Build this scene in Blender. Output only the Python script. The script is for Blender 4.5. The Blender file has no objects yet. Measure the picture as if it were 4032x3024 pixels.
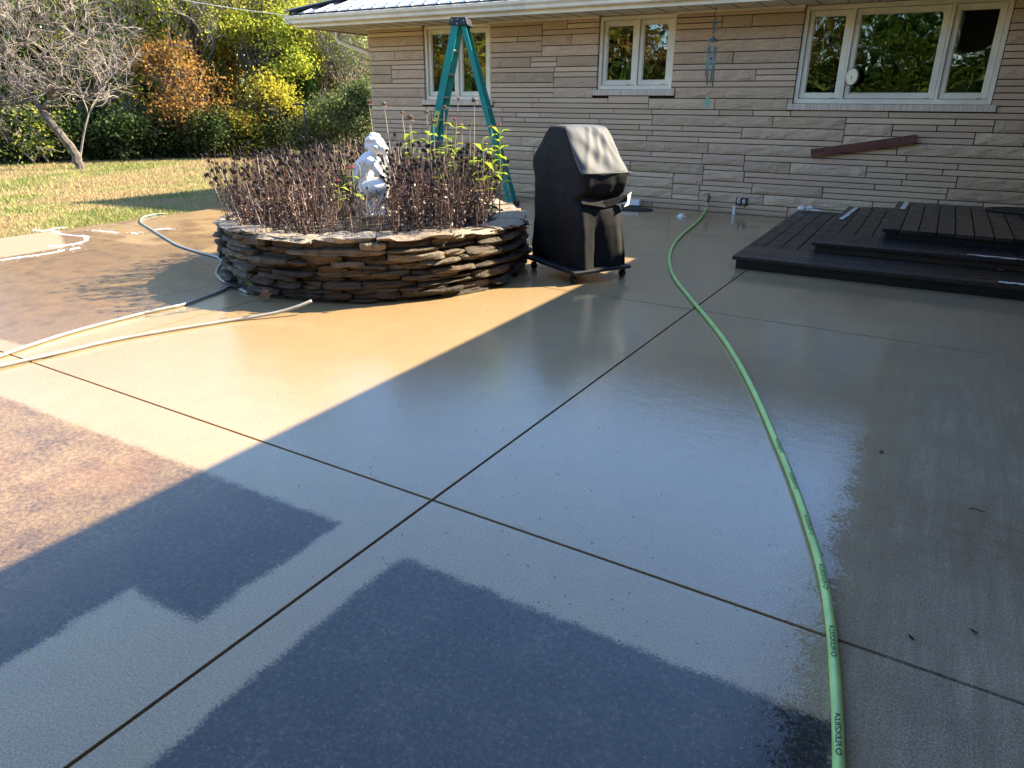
import bpy, bmesh, math, random
import numpy as np
from mathutils import Vector, Matrix, noise as mnoise
R = math.radians
rnd = random.Random(7)
nr = np.random.default_rng(7)
C = bpy.context.scene.collection
sc = bpy.context.scene

# ------------------------------------------------------------------ camera
EYE = np.array([0.0, 0.0, 1.4])
F, PX, PY = 2795.0, 4032.0, 3024.0
PITCH, ROLL, AZ = R(21.83), R(0.33), R(119.96)
fh = np.array([math.cos(AZ), math.sin(AZ), 0]); rh = np.array([math.sin(AZ), -math.cos(AZ), 0]); zz = np.array([0, 0, 1.0])
FWD = math.cos(PITCH) * fh - math.sin(PITCH) * zz
up0 = math.sin(PITCH) * fh + math.cos(PITCH) * zz
RIGHT = math.cos(ROLL) * rh + math.sin(ROLL) * up0
UP = -math.sin(ROLL) * rh + math.cos(ROLL) * up0
cam = bpy.data.cameras.new("camera"); co = bpy.data.objects.new("camera", cam); C.objects.link(co)
m = Matrix.Identity(4)
for i in range(3):
    m[i][0] = RIGHT[i]; m[i][1] = UP[i]; m[i][2] = -FWD[i]; m[i][3] = EYE[i]
co.matrix_world = m
cam.sensor_fit = 'HORIZONTAL'; cam.sensor_width = 36.0; cam.lens = 36.0 * F / PX
cam.clip_start = 0.05; cam.clip_end = 800
sc.camera = co

# ------------------------------------------------------------------ light
SUN = Vector((0.788, 0.973, 1.0)).normalized()
SUN_EL = math.asin(SUN.z); SUN_AZ = math.atan2(SUN.x, SUN.y)
w = bpy.data.worlds.new("World"); sc.world = w; w.use_nodes = True
wn = w.node_tree; wn.nodes.clear()
sky = wn.nodes.new('ShaderNodeTexSky'); sky.sky_type = 'NISHITA'; sky.sun_disc = False
sky.sun_elevation = SUN_EL; sky.sun_rotation = SUN_AZ
sky.air_density = 1.0; sky.dust_density = 0.1; sky.ozone_density = 4.0; sky.altitude = 200
bg = wn.nodes.new('ShaderNodeBackground'); bg.inputs[1].default_value = 0.11
wo = wn.nodes.new('ShaderNodeOutputWorld')
wn.links.new(sky.outputs[0], bg.inputs[0]); wn.links.new(bg.outputs[0], wo.inputs[0])
sd = bpy.data.lights.new("sun", 'SUN'); sd.energy = 4.2; sd.angle = R(0.5); sd.color = (1.0, 0.86, 0.62)
so = bpy.data.objects.new("sun", sd); C.objects.link(so)
so.rotation_euler = SUN.to_track_quat('Z', 'Y').to_euler()
sc.view_settings.view_transform = 'Standard'; sc.view_settings.look = 'None'
sc.view_settings.gamma = 1.0; sc.view_settings.use_curve_mapping = False
sc.view_settings.exposure = 2.2
sc.render.engine = 'CYCLES'
sc.cycles.max_bounces = 7; sc.cycles.diffuse_bounces = 4; sc.cycles.transparent_max_bounces = 12
sc.cycles.caustics_reflective = False; sc.cycles.caustics_refractive = False
sc.cycles.use_denoising = True

def ray(x, y):                       # x, y measured in the 4032 x 3024 photograph
    return (x - 2016) / F * RIGHT - (y - 1512) / F * UP + FWD
def gnd(x, y, z=0.0):
    d = ray(x, y); t = (z - EYE[2]) / d[2]
    return EYE + t * d
def aty(x, y, Y):
    d = ray(x, y); return EYE + d * Y / d[1]
K = 4032 / 2212.0
def lawn_z(x, y):
    d = math.hypot(max(-8.5 - x, 0), max(y - 9.86, 0) if x < -8.5 else 0)
    r = math.hypot(x, y)
    z = -0.06 - 0.022 * max(0, r - 9.0)
    return max(z, -0.62)
def on_lawn(px, r, dy=0.0):
    """ground point at distance r in the direction of image column px"""
    d = ray(px * K, 250 * K + dy); h = np.array([d[0], d[1]]); h /= np.linalg.norm(h)
    x, y = h * r
    return float(x), float(y), lawn_z(x, y)

# ------------------------------------------------------------------ helpers
def tag(o, label=None, cat=None, group=None, kind=None):
    if label: o['label'] = label
    if cat: o['category'] = cat
    if group: o['group'] = group
    if kind: o['kind'] = kind
    return o
def empty(name, loc=(0, 0, 0), rz=0.0, parent=None):
    o = bpy.data.objects.new(name, None); C.objects.link(o)
    o.location = loc; o.rotation_euler = (0, 0, rz); o.empty_display_size = 0.2
    if parent: o.parent = parent
    return o
def link(name, me, mat=None, parent=None, loc=None):
    o = bpy.data.objects.new(name, me); C.objects.link(o)
    if mat and not me.materials: me.materials.append(mat)
    if parent: o.parent = parent
    if loc is not None: o.location = loc
    return o
class MB:
    def __init__(s): s.v = []; s.f = []; s.mi = []; s.cur = 0
    def add(s, vs, fs):
        b = len(s.v); s.v += [tuple(map(float, p)) for p in vs]
        s.f += [tuple(b + i for i in f) for f in fs]; s.mi += [s.cur] * len(fs)
    def box(s, a, b, M=None):
        x0, y0, z0 = a; x1, y1, z1 = b
        vs = [(x0, y0, z0), (x1, y0, z0), (x1, y1, z0), (x0, y1, z0), (x0, y0, z1), (x1, y0, z1), (x1, y1, z1), (x0, y1, z1)]
        if M is not None: vs = [tuple(M @ Vector(p)) for p in vs]
        s.add(vs, [(0, 3, 2, 1), (4, 5, 6, 7), (0, 1, 5, 4), (1, 2, 6, 5), (2, 3, 7, 6), (3, 0, 4, 7)])
    def bar(s, p, q, wx, wz, up=(0, 0, 1)):
        p = Vector(p); q = Vector(q); d = (q - p).normalized(); u = Vector(up)
        sx = d.cross(u).normalized(); uz = sx.cross(d).normalized()
        vs = []
        for c in (p, q):
            for a, b in ((-1, -1), (1, -1), (1, 1), (-1, 1)):
                vs.append(c + sx * (a * wx / 2) + uz * (b * wz / 2))
        s.add(vs, [(0, 1, 2, 3), (7, 6, 5, 4), (0, 4, 5, 1), (1, 5, 6, 2), (2, 6, 7, 3), (3, 7, 4, 0)])
    def tube(s, pts, rad, n=8, cap=True):
        pts = [Vector(p) for p in pts]; m = len(pts)
        if not hasattr(rad, '__len__'): rad = [rad] * m
        t0 = (pts[1] - pts[0]).normalized()
        a = Vector((0, 0, 1)) if abs(t0.z) < 0.9 else Vector((1, 0, 0))
        u = t0.cross(a).normalized(); vs = []; fs = []
        for i in range(m):
            t = (pts[min(i + 1, m - 1)] - pts[max(i - 1, 0)])
            t = t.normalized() if t.length > 1e-9 else t0
            u = (u - t * u.dot(t)).normalized(); v = t.cross(u)
            for k in range(n):
                an = 2 * math.pi * k / n
                vs.append(pts[i] + (u * math.cos(an) + v * math.sin(an)) * rad[i])
        for i in range(m - 1):
            for k in range(n):
                k2 = (k + 1) % n
                fs.append((i * n + k, i * n + k2, (i + 1) * n + k2, (i + 1) * n + k))
        if cap:
            fs.append(tuple(range(n - 1, -1, -1))); fs.append(tuple((m - 1) * n + k for k in range(n)))
        s.add(vs, fs)
    def lathe(s, prof, n=24, c=(0, 0, 0)):
        vs = []; fs = []
        for r, z in prof:
            for k in range(n):
                a = 2 * math.pi * k / n; vs.append((c[0] + r * math.cos(a), c[1] + r * math.sin(a), c[2] + z))
        for i in range(len(prof) - 1):
            for k in range(n):
                k2 = (k + 1) % n; fs.append((i * n + k, i * n + k2, (i + 1) * n + k2, (i + 1) * n + k))
        fs.append(tuple(range(n - 1, -1, -1))); fs.append(tuple((len(prof) - 1) * n + k for k in range(n)))
        s.add(vs, fs)
    def mesh(s, name, mats, smooth=False):
        me = bpy.data.meshes.new(name); me.from_pydata(s.v, [], s.f)
        if not isinstance(mats, (list, tuple)): mats = [mats]
        for mm in mats: me.materials.append(mm)
        if len(mats) > 1: me.polygons.foreach_set('material_index', s.mi)
        if smooth: me.polygons.foreach_set('use_smooth', [True] * len(me.polygons))
        me.update(); return me
    def build(s, name, mats, parent=None, smooth=False, bevel=0, loc=None):
        o = link(name, s.mesh(name, mats, smooth), None, parent, loc)
        if bevel:
            b = o.modifiers.new('bevel', 'BEVEL'); b.width = bevel; b.segments = 2; b.limit_method = 'ANGLE'
        return o
def quads(name, V, mat, tri=False):
    """V: (n, 4, 3) -> one mesh of loose quads (or triangles)"""
    k = 3 if tri else 4
    n = len(V); me = bpy.data.meshes.new(name)
    me.vertices.add(n * k); me.vertices.foreach_set('co', np.ascontiguousarray(V, dtype=np.float32).ravel())
    me.loops.add(n * k); me.loops.foreach_set('vertex_index', np.arange(n * k, dtype=np.int32))
    me.polygons.add(n); me.polygons.foreach_set('loop_start', np.arange(0, n * k, k, dtype=np.int32))
    me.polygons.foreach_set('loop_total', np.full(n, k, dtype=np.int32))
    me.update(calc_edges=True); me.validate()
    if mat: me.materials.append(mat)
    return me
def unit(a): return a / np.maximum(np.linalg.norm(a, axis=-1, keepdims=True), 1e-9)
def leaf_quads(P, size, flat=0.4, asp=0.6, g=nr):
    n = len(P); nrm = unit(g.normal(size=(n, 3)) + np.array([0, 0, flat * 2]))
    u = unit(np.cross(nrm, g.normal(size=(n, 3)))); v = np.cross(nrm, u)
    l = (size * g.uniform(0.6, 1.25, (n, 1))) / 2
    return np.stack([P - u * l, P - v * l * asp + u * l * 0.15 - nrm * l * 0.1, P + u * l - nrm * l * 0.25, P + v * l * asp + u * l * 0.15 - nrm * l * 0.1], axis=1)

# ------------------------------------------------------------------ node helpers
class NT:
    def __init__(s, name):
        s.m = bpy.data.materials.new(name); s.m.use_nodes = True
        s.t = s.m.node_tree; s.t.nodes.clear()
        s.out = s.t.nodes.new('ShaderNodeOutputMaterial')
    def n(s, typ, **kw):
        x = s.t.nodes.new(typ)
        for k, v in kw.items(): setattr(x, k, v)
        return x
    def put(s, sock, v):
        if hasattr(v, 'is_output') or isinstance(v, bpy.types.NodeSocket): s.t.links.new(v, sock)
        else: sock.default_value = v
    def math(s, op, a, b=0.0, c=0.0, clamp=False):
        x = s.n('ShaderNodeMath', operation=op, use_clamp=clamp)
        s.put(x.inputs[0], a); s.put(x.inputs[1], b)
        if len(x.inputs) > 2: s.put(x.inputs[2], c)
        return x.outputs[0]
    def noise(s, vec, scale, detail=4, rough=0.55, dist=0.0, dim='3D'):
        x = s.n('ShaderNodeTexNoise', noise_dimensions=dim)
        if vec is not None: s.put(x.inputs['Vector'], vec)
        s.put(x.inputs['Scale'], scale); s.put(x.inputs['Detail'], detail); s.put(x.inputs['Roughness'], rough); s.put(x.inputs['Distortion'], dist)
        return x.outputs['Fac']
    def voro(s, vec, scale, feat='F1', out='Distance'):
        x = s.n('ShaderNodeTexVoronoi', feature=feat)
        if vec is not None: s.put(x.inputs['Vector'], vec)
        s.put(x.inputs['Scale'], scale); return x.outputs[out]
    def ramp(s, fac, stops, interp='LINEAR'):
        x = s.n('ShaderNodeValToRGB'); s.put(x.inputs[0], fac); cr = x.color_ramp; cr.interpolation = interp
        while len(cr.elements) < len(stops): cr.elements.new(0.5)
        for e, (p, c) in zip(cr.elements, stops):
            e.position = p; e.color = (*c, 1) if len(c) == 3 else c
        return x.outputs[0]
    def mr(s, v, a, b, c=0.0, d=1.0, clamp=True):
        x = s.n('ShaderNodeMapRange', clamp=clamp)
        for i, q in enumerate((v, a, b, c, d)): s.put(x.inputs[i], q)
        return x.outputs[0]
    def mix(s, fac, a, b, mode='MIX'):
        x = s.n('ShaderNodeMix', data_type='RGBA', blend_type=mode)
        s.put(x.inputs[0], fac)
        s.put(x.inputs[6], (*a, 1) if isinstance(a, tuple) and len(a) == 3 else a)
        s.put(x.inputs[7], (*b, 1) if isinstance(b, tuple) and len(b) == 3 else b)
        return x.outputs[2]
    def bump(s, h, strength=0.3, dist=0.01, normal=None):
        x = s.n('ShaderNodeBump'); s.put(x.inputs['Strength'], strength); s.put(x.inputs['Distance'], dist); s.put(x.inputs['Height'], h)
        if normal is not None: s.put(x.inputs['Normal'], normal)
        return x.outputs[0]
    def pos(s): return s.n('ShaderNodeNewGeometry').outputs['Position']
    def obj(s): return s.n('ShaderNodeTexCoord').outputs['Object']
    def rand(s): return s.n('ShaderNodeObjectInfo').outputs['Random']
    def island(s): return s.n('ShaderNodeNewGeometry').outputs['Random Per Island']
    def mapv(s, vec, scale=(1, 1, 1), rot=(0, 0, 0), loc=(0, 0, 0)):
        x = s.n('ShaderNodeMapping'); s.put(x.inputs[0], vec); x.inputs[1].default_value = loc; x.inputs[2].default_value = rot; x.inputs[3].default_value = scale
        return x.outputs[0]
    def vadd(s, a, b, op='ADD'):
        x = s.n('ShaderNodeVectorMath', operation=op); s.put(x.inputs[0], a); s.put(x.inputs[1], b); return x.outputs[0]
    def bsdf(s, col, rough=0.6, normal=None, **kw):
        x = s.n('ShaderNodeBsdfPrincipled')
        s.put(x.inputs['Base Color'], (*col, 1) if isinstance(col, tuple) and len(col) == 3 else col)
        s.put(x.inputs['Roughness'], rough)
        if normal is not None: s.put(x.inputs['Normal'], normal)
        for k, v in kw.items(): s.put(x.inputs[k.replace('_', ' ')], v)
        s.t.links.new(x.outputs[0], s.out.inputs[0]); return x

def simple(name, col, rough=0.6, var=0.15, scale=8, bump=0.0, bscale=60, metal=0.0, spec=0.5, world=False):
    t = NT(name); v = t.pos() if world else t.obj()
    n1 = t.noise(v, scale, 5)
    f = t.mr(n1, 0.3, 0.7, 1 - var, 1 + var)
    c = t.mix(1.0, (*col, 1), t.n('ShaderNodeCombineColor').outputs[0], 'MULTIPLY')
    # scale colour by f
    x = t.n('ShaderNodeVectorMath', operation='SCALE'); x.inputs[0].default_value = col; t.put(x.inputs[3], f)
    nm = t.bump(t.noise(v, bscale, 4), bump, 0.01) if bump else None
    t.bsdf(x.outputs[0], rough, nm, Metallic=metal, **{'Specular_IOR_Level': spec})
    return t.m

# ------------------------------------------------------------------ materials
def concrete_material():
    t = NT('washed_concrete'); P = t.pos()
    sx = t.n('ShaderNodeSeparateXYZ'); t.put(sx.inputs[0], P); X0, Y0 = sx.outputs[0], sx.outputs[1]
    nA = t.math('SUBTRACT', t.noise(P, 9, 5, 0.7), 0.5); nB = t.math('SUBTRACT', t.noise(t.vadd(P, (13, 5, 0)), 9, 5, 0.7), 0.5)
    fA = t.math('SUBTRACT', t.noise(P, 110, 4, 0.75), 0.5); fB = t.math('SUBTRACT', t.noise(t.vadd(P, (3, 7, 0)), 110, 4, 0.75), 0.5)
    X = t.math('ADD', X0, t.math('ADD', t.math('MULTIPLY', nA, 0.08), t.math('MULTIPLY', fA, 0.10)))
    Y = t.math('ADD', Y0, t.math('ADD', t.math('MULTIPLY', nB, 0.08), t.math('MULTIPLY', fB, 0.10)))
    def lt(v, c, w=0.012): return t.mr(v, c - w, c + w, 1.0, 0.0)
    def gt(v, c, w=0.012): return t.mr(v, c - w, c + w, 0.0, 1.0)
    def AND(*a):
        r = a[0]
        for b in a[1:]: r = t.math('MULTIPLY', r, b)
        return r
    def OR(*a):
        r = a[0]
        for b in a[1:]: r = t.math('MAXIMUM', r, b)
        return r
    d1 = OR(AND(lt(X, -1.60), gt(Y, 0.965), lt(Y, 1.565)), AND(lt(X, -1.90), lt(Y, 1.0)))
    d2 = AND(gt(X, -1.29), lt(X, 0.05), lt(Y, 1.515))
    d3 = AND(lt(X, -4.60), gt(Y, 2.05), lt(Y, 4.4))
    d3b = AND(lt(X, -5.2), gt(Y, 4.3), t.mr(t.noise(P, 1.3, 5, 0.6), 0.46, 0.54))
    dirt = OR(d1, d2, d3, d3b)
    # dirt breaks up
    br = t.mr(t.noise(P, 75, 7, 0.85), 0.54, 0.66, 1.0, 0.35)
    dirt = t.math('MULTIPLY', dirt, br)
    dry = AND(lt(X, -7.45), gt(Y, 3.35), t.math('SUBTRACT', 1.0, gt(t.math('ADD', Y, t.math('MULTIPLY', t.math('ADD', X, 8.5), 0.5)), 4.45, 0.02)))
    # washed colour
    big = t.noise(P, 0.9, 4, 0.6); mid = t.noise(P, 7, 6, 0.65); fine = t.noise(P, 260, 3, 0.7); grit = t.voro(P, 210)
    wash = t.ramp(big, [(0.3, (0.50, 0.345, 0.165)), (0.7, (0.60, 0.425, 0.205))])
    wash = t.mix(t.mr(mid, 0.35, 0.7, 0.0, 0.55), wash, (0.44, 0.32, 0.175))
    # right-hand part, brushed grey with streaks
    rs = t.noise(t.mapv(P, (9, 0.6, 1)), 3.0, 5, 0.7)
    greyf = AND(t.mr(X0, -0.15, 0.2), t.mr(Y0, 1.7, 5.6, 1.0, 0.4))
    gcol = t.mix(t.mr(rs, 0.38, 0.66), (0.47, 0.395, 0.29), (0.66, 0.56, 0.42))
    gcol = t.mix(t.mr(t.noise(t.mapv(P, (26, 1.2, 1)), 3.0, 5, 0.7), 0.5, 0.72, 0.0, 0.4), gcol, (0.33, 0.28, 0.21))
    gcol = t.mix(t.mr(t.noise(P, 3.4, 6, 0.7), 0.42, 0.62, 0.0, 0.75), gcol, (0.40, 0.34, 0.25))
    wash = t.mix(t.math('MULTIPLY', greyf, 0.9), wash, gcol)
    blot = t.mr(t.noise(P, 2.3, 5, 0.6), 0.55, 0.7, 0.0, 0.5)
    wash = t.mix(t.math('MULTIPLY', blot, t.mr(Y0, 3.0, 6.0)), wash, (0.36, 0.30, 0.21))
    rust = t.n('ShaderNodeVectorMath', operation='DISTANCE'); t.put(rust.inputs[0], P); rust.inputs[1].default_value = (0.33, 2.6, 0)
    wash = t.mix(t.math('MULTIPLY', t.mr(rust.outputs['Value'], 0.1, 0.45, 1, 0), t.mr(mid, 0.4, 0.6, 0.1, 0.6)), wash, (0.36, 0.23, 0.11))
    # dirt colours, with sunlight painted in left of the porch shadow edge
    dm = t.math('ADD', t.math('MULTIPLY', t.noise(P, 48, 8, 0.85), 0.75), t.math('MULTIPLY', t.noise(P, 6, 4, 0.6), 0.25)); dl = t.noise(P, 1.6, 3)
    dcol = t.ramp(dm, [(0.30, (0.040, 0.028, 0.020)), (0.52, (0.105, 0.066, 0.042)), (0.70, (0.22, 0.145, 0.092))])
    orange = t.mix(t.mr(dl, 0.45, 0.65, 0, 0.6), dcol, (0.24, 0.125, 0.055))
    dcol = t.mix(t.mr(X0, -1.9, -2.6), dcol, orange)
    lit_dirt = t.ramp(dm, [(0.40, (0.075, 0.045, 0.026)), (0.5, (0.31, 0.185, 0.075)), (0.62, (0.60, 0.42, 0.19))])
    dcol = t.mix(t.mr(X0, -2.0, -2.7, 0.0, 0.85), dcol, t.mix(t.mr(dl, 0.45, 0.65, 0, 0.5), lit_dirt, t.mix(0.5, lit_dirt, (0.40, 0.17, 0.06))))  # sunlit side: same dirt, its colour lightened to carry the sun
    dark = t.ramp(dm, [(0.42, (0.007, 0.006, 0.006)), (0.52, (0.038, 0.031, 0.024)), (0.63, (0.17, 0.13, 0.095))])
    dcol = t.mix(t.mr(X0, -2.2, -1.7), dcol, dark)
    och = t.mix(t.mr(t.noise(P, 0.9, 4, 0.6), 0.44, 0.58, 0, 0.85), dcol, (0.34, 0.22, 0.06))
    dcol = t.mix(t.mr(X0, -4.8, -5.6), dcol, och)
    dcol = t.mix(t.mr(X0, -4.4, -4.8, 0, 0.5), dcol, (0.30, 0.19, 0.11))
    dcol = t.mix(t.math('MULTIPLY', t.mr(X0, -4.5, -4.9), t.mr(t.noise(P, 6, 7, 0.75), 0.44, 0.60, 0.0, 0.75)), dcol, (0.115, 0.070, 0.040))
    yl = t.mr(t.noise(t.vadd(P, (9, 1, 0)), 5, 5, 0.7), 0.6, 0.68, 0, 0.5)
    dcol = t.mix(t.math('MULTIPLY', yl, lt(X0, -1.9, 0.4)), dcol, (0.30, 0.22, 0.05))
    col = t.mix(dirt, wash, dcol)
    col = t.mix(dry, col, (0.44, 0.34, 0.23))
    # grain
    col = t.mix(t.mr(fine, 0.44, 0.60, 0.0, 0.9), col, (0.48, 0.42, 0.34), 'MULTIPLY')
    grn2 = t.noise(P, 120, 5, 0.85)
    col = t.mix(t.mr(grn2, 0.44, 0.62, 0.0, 0.8), col, (0.55, 0.49, 0.42), 'MULTIPLY')
    col = t.mix(t.mr(grit, 0.0, 0.16, 0.5, 0.0), col, (0.10, 0.085, 0.07))
    col = t.mix(t.mr(t.voro(t.vadd(P, (2, 2, 0)), 90), 0.0, 0.05, 0.6, 0.0), col, (0.5, 0.47, 0.42))
    # wet film: smoother far from the camera and where water stands
    pud = t.noise(P, 1.4, 4, 0.55)
    crough = t.math('MULTIPLY', t.mr(pud, 0.38, 0.62, 0.03, 0.13), t.mr(X0, -1.6, -0.6, 1.0, 0.18))
    near = t.mr(Y0, 2.0, 5.5, 0.0, 0.0)
    crough = t.math('ADD', crough, near)
    wn = t.math('ADD', X0, t.math('ADD', t.math('MULTIPLY', nA, 0.30), t.math('MULTIPLY', t.math('SUBTRACT', t.noise(P, 60, 6, 0.8), 0.5), 0.42)))
    wete = t.mr(wn, -0.075, -0.045, 0.0, 1.0)
    dryr = t.math('MULTIPLY', wete, t.mr(Y0, 4.6, 5.8, 0.88, 0.15))
    cw0 = t.mix(dry, t.mix(dirt, (1, 1, 1), (0.6, 0.6, 0.6)), (0, 0, 0))
    cw = t.mix(dryr, cw0, (0, 0, 0))
    film = t.mr(t.noise(P, 300, 2, 0.6), 0.3, 0.7)
    hgt = t.math('ADD', t.math('MULTIPLY', fine, 0.6), t.math('MULTIPLY', grit, 0.5))
    nb = t.bump(hgt, 0.55, 0.004)
    wav = t.math('ADD', t.noise(P, 55, 3, 0.6), t.math('MULTIPLY', t.noise(P, 16, 3, 0.5), 2.4))
    cn = t.bump(wav, t.mr(Y0, 1.5, 7.0, 0.13, 0.06), 0.0035)
    cn = t.bump(film, t.mr(Y0, 1.5, 5.0, 0.16, 0.05), 0.0012, cn)
    b = t.bsdf(col, t.mr(dryr, 0.0, 1.0, 0.60, 0.85), nb)
    t.put(b.inputs['Coat Weight'], cw); t.put(b.inputs['Coat Roughness'], crough); t.put(b.inputs['Coat IOR'], 1.72); t.put(b.inputs['Coat Normal'], cn)
    return t.m
M = {}
M['concrete'] = concrete_material()
def stone_wall_mat(name, thick):
    t = NT(name); P = t.pos(); rr = t.rand()
    big = t.noise(P, 1.3, 4, 0.6); md = t.noise(t.mapv(P, (1, 1, 3)), 14, 6, 0.65); fn = t.noise(P, 120, 4, 0.7)
    c = t.ramp(rr, [(0.0, (0.50, 0.36, 0.225)), (0.35, (0.70, 0.52, 0.335)), (0.7, (0.60, 0.43, 0.295)), (1.0, (0.80, 0.61, 0.40))])
    c = t.mix(t.mr(big, 0.4, 0.65, 0.0, 0.5), c, (0.62, 0.43, 0.32))
    c = t.mix(t.mr(md, 0.48, 0.75, 0.0, 0.45), c, (0.46, 0.32, 0.23))
    c = t.mix(t.mr(fn, 0.5, 0.8, 0.0, 0.35), c, (0.34, 0.235, 0.155))
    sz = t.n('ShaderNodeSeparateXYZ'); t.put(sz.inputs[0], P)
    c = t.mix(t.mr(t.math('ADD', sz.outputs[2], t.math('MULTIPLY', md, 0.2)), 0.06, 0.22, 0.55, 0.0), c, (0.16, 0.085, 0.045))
    if thick:
        h = t.math('ADD', t.math('MULTIPLY', t.noise(t.mapv(P, (1, 1, 2.2)), 11, 5, 0.6, 1.2), 1.6), t.math('MULTIPLY', fn, 0.25))
        nb = t.bump(h, 0.7, 0.028)
    else:
        h = t.math('ADD', t.math('MULTIPLY', t.noise(t.mapv(P, (3.2, 1, 0.9)), 16, 5, 0.65, 0.6), 1.0), t.math('MULTIPLY', fn, 0.3))
        nb = t.bump(h, 0.7, 0.012)
    t.bsdf(c, 0.82, nb); return t.m
M['stone_thin'] = stone_wall_mat('sawn_limestone', False)
M['stone_thick'] = stone_wall_mat('rock_face_limestone', True)
M['mortar'] = simple('brown_mortar', (0.035, 0.020, 0.015), 0.95, 0.3, 20, 0.3)
M['paint'] = simple('cream_painted_trim', (0.80, 0.74, 0.60), 0.45, 0.12, 3, 0.15, 40)
M['paint_dirty'] = simple('weathered_cream_paint', (0.60, 0.52, 0.38), 0.6, 0.30, 3, 0.2, 30)
M['gutter'] = simple('cream_gutter_metal', (0.78, 0.72, 0.60), 0.35, 0.12, 3)
M['felt'] = simple('black_roof_felt', (0.012, 0.012, 0.013), 0.8, 0.3, 20, 0.4)
M['roof'] = simple('galvanised_roof_panel', (0.40, 0.43, 0.47), 0.42, 0.08, 2, 0.05, 20, metal=0.45)
M['soffit'] = simple('cream_soffit', (0.72, 0.64, 0.50), 0.5, 0.08, 3)
def sill_mat():
    t = NT('streaked_stone_sill'); P = t.pos()
    s = t.noise(t.mapv(P, (30, 1, 1.0)), 2.0, 5, 0.7)
    c = t.ramp(s, [(0.35, (0.52, 0.42, 0.32)), (0.65, (0.80, 0.66, 0.52))]); t.bsdf(c, 0.8, t.bump(t.noise(P, 60, 4), 0.4, 0.006)); return t.m
M['sill'] = sill_mat()
def glass_mat():
    t = NT('window_glass'); P = t.pos()
    h = t.math('ADD', t.noise(P, 2.2, 2, 0.5), t.math('MULTIPLY', t.noise(t.mapv(P, (1, 1, 0.4)), 14, 2), 0.06))
    nb = t.bump(h, 0.22, 0.010)
    g = t.n('ShaderNodeBsdfGlossy'); g.inputs['Color'].default_value = (0.92, 0.95, 0.96, 1); g.inputs['Roughness'].default_value = 0.012; t.put(g.inputs['Normal'], nb)
    tr = t.n('ShaderNodeBsdfTransparent'); tr.inputs[0].default_value = (0.55, 0.60, 0.58, 1)
    fr = t.n('ShaderNodeFresnel'); fr.inputs[0].default_value = 1.8
    mx = t.n('ShaderNodeMixShader'); t.t.links.new(fr.outputs[0], mx.inputs[0]); t.t.links.new(tr.outputs[0], mx.inputs[1]); t.t.links.new(g.outputs[0], mx.inputs[2])
    t.t.links.new(mx.outputs[0], t.out.inputs[0]); return t.m
M['glass'] = glass_mat()
M['room'] = simple('dark_room_wall', (0.05, 0.045, 0.04), 0.9)
M['curtain'] = simple('white_curtain', (0.75, 0.74, 0.70), 0.8, 0.1, 10)
def deck_mat():
    t = NT('wet_dark_stained_wood'); P = t.pos(); rr = t.rand()
    o = t.obj()
    g = t.noise(t.mapv(o, (2.0, 30, 30)), 3.0, 6, 0.7, 0.4); bl = t.noise(o, 5, 4)
    c = t.ramp(g, [(0.3, (0.005, 0.006, 0.009)), (0.6, (0.014, 0.014, 0.019)), (0.8, (0.040, 0.033, 0.031))])
    c = t.mix(t.mr(rr, 0.35, 1.0, 0.0, 0.7), c, (0.065, 0.048, 0.038))
    c = t.mix(t.math('MULTIPLY', t.mr(bl, 0.52, 0.66, 0, 0.8), t.mr(rr, 0.3, 0.9)), c, (0.060, 0.036, 0.020))
    nb = t.bump(t.math('ADD', g, t.math('MULTIPLY', bl, 0.5)), 0.5, 0.003)
    b = t.bsdf(c, t.mr(bl, 0.3, 0.7, 0.22, 0.42), nb); b.inputs['IOR'].default_value = 1.5
    b.inputs['IOR'].default_value = 1.38; return t.m
M['deck'] = deck_mat()
def fieldstone_mat(top):
    t = NT('field_stone_' + ('cap' if top else 'wall')); P = t.pos(); rr = t.rand(); o = t.obj()
    md = t.noise(P, 22, 7, 0.7); bg_ = t.noise(P, 5, 4, 0.6); fn = t.noise(P, 150, 4, 0.75)
    if top:
        c = t.ramp(rr, [(0, (0.36, 0.28, 0.20)), (0.5, (0.46, 0.39, 0.30)), (1, (0.30, 0.24, 0.18))])
        c = t.mix(t.mr(md, 0.5, 0.7, 0, 0.7), c, (0.16, 0.12, 0.10))
        c = t.mix(t.mr(bg_, 0.58, 0.7, 0, 0.6), c, (0.42, 0.22, 0.12))
    else:
        c = t.ramp(rr, [(0, (0.045, 0.030, 0.017)), (0.3, (0.105, 0.070, 0.037)), (0.55, (0.19, 0.14, 0.088)), (0.8, (0.075, 0.048, 0.026)), (1, (0.26, 0.205, 0.14))])
        c = t.mix(t.mr(md, 0.45, 0.7, 0, 0.7), c, (0.040, 0.030, 0.020))
        c = t.mix(t.mr(bg_, 0.55, 0.7, 0, 0.6), c, (0.20, 0.115, 0.045))
        c = t.mix(t.mr(t.noise(P, 9, 5), 0.62, 0.7, 0, 0.7), c, (0.085, 0.085, 0.025))
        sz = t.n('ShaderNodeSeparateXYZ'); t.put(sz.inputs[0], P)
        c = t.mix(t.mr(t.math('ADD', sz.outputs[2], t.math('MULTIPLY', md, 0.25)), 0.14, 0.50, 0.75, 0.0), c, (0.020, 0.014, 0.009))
    h = t.math('ADD', md, t.math('MULTIPLY', fn, 0.25)); nb = t.bump(h, 0.9, 0.03)
    t.bsdf(c, t.mr(bg_, 0.3, 0.7, 0.45, 0.75), nb); return t.m
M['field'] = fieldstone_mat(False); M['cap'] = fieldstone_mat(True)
M['soil'] = simple('dark_damp_soil', (0.030, 0.022, 0.016), 0.95, 0.4, 30, 1.0, 40)
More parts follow.
